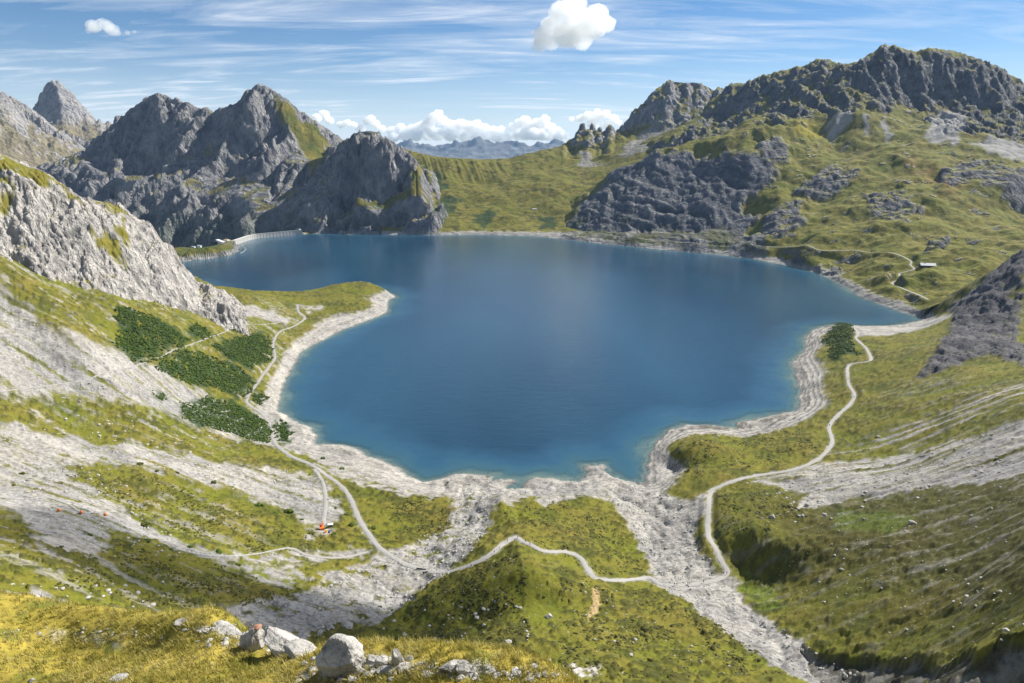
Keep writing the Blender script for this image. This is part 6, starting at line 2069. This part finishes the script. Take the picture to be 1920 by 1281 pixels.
HP = [([(880, 1060), (960, 1030), (985, 1060), (1000, 1230), (720, 1225), (760, 1150)], 1.1), ([(940, 955), (1040, 940), (1180, 990), (1220, 1080), (1110, 1070), (1000, 1020)], .8), ([(1050, 1060), (1120, 1095), (1220, 1100), (1500, 1270), (1050, 1275)], 1.2), ([(1345, 930), (1440, 920), (1520, 970), (1440, 1010), (1360, 1000)], .6),
      ([(1270, 850), (1500, 800), (1540, 850), (1400, 880), (1300, 900)], .7), ([(120, 890), (330, 900), (560, 990), (640, 1030), (420, 1035), (250, 960)], .9), ([(200, 1020), (420, 1060), (560, 1110), (420, 1150), (100, 1100)], .7), ([(720, 930), (850, 930), (840, 1000), (740, 1010)], .6)]
CL = []
for k in range(8):
    r_ = np.random.default_rng(950 + k)
    v, f = ICO[1]
    CL.append((v * (1 + .28 * r_.normal(size=len(v)))[:, None], f))
merged('heath_clumps', CL, heath(HP, 1050, 905), HEATH_M)


# ---- grass of the golden meadow
def grass():
    r = np.random.default_rng(77)
    m = bpy.data.materials.new('golden_grass')
    m.use_nodes = True
    w = NT(m.node_tree)
    geo = w.n('ShaderNodeNewGeometry')
    n = w.noise(geo.outputs['Position'], .55, 4, .6)
    n2 = w.noise(geo.outputs['Position'], 6.0, 2, .5)
    f = w.math('MULTIPLY_ADD', n2, .5, n)
    c = w.ramp(f, ((.44, (.065, .085, .012)), (.58, (.19, .18, .03)), (.76, (.33, .285, .07)), (.95, (.47, .41, .16))))
    b = w.n('ShaderNodeBsdfPrincipled', inp={'Base Color': c, 'Roughness': .7, 'Specular IOR Level': .2})
    t = w.n('ShaderNodeBsdfTranslucent', inp={'Color': c})
    mx = w.n('ShaderNodeMixShader', inp={0: .3, 1: b.outputs[0], 2: t.outputs[0]})
    o = w.n('ShaderNodeOutputMaterial')
    w.link(mx.outputs[0], o.inputs[0])
    nt = 15000
    u = r.uniform(-.92, .22, nt)
    y = np.exp(r.uniform(math.log(18), math.log(58), nt))
    x = u * y
    z = fg.height(x, y)
    ok = (fbm(x / 1.1, y / 1.1, 3, .5, 78) > -.6) & (y < 60)
    x, y, z = x[ok], y[ok], z[ok]
    nb = 9
    n = len(x)
    X, Y, Z = [np.repeat(q, nb) for q in (x, y, z)]
    X = X + r.normal(size=n * nb) * .11
    Y = Y + r.normal(size=n * nb) * .11
    a = r.uniform(0, 6.28, n * nb)
    h = r.uniform(.12, .34, n * nb)
    wd = r.uniform(.012, .022, n * nb) * (1 + Y / 60)
    lean = r.normal(size=(n * nb, 2)) * .10 + (-.06, -.05)
    dx, dy = np.cos(a) * wd, np.sin(a) * wd
    A = np.stack([X - dx, Y - dy, Z - .05], 1)
    B = np.stack([X + dx, Y + dy, Z - .05], 1)
    D = np.stack([X + lean[:, 0], Y + lean[:, 1], Z + h], 1)
    V = np.stack([A, B, D], 1).reshape(-1, 3)
    F = np.arange(len(V)).reshape(-1, 3)
    link('grass', mesh_np('grass', V, F, m, smooth=False), kind='stuff')


grass()
r = np.random.default_rng(88)
places = []
for (cx, cy, n, sx, sy, s0) in ((680, 1252, 260, 55, 8, .2), (900, 1262, 200, 90, 7, .16), (470, 1200, 120, 45, 9, .2), (130, 1190, 70, 110, 6, .14), (250, 1196, 40, 60, 5, .12), (620, 1262, 120, 25, 8, .14), (400, 1180, 60, 30, 4, .2)):
    for _ in range(n):
        a, b = cx + r.normal() * sx, cy + r.normal() * sy
        g = ground(a, b, [fg])
        if g is None or b > 1279:
            continue
        s = s0 * (.25 + 1.1 * r.random() ** 3)
        places.append((g[0], g[1], g[2] + .1 * s, s, s * .8, s * .7, r.uniform(0, 6.3), r.integers(8)))
merged('meadow_stones', SMALL, places, LIME)
TRIS = {o.name: len(o.data.loops) - 2 * len(o.data.polygons) for o in sc.objects if o.type == 'MESH'}
print('tris', sum(TRIS.values()), sorted(TRIS.items(), key=lambda q: -q[1])[:18])
print('script', round(time.time() - T0, 1), 's')
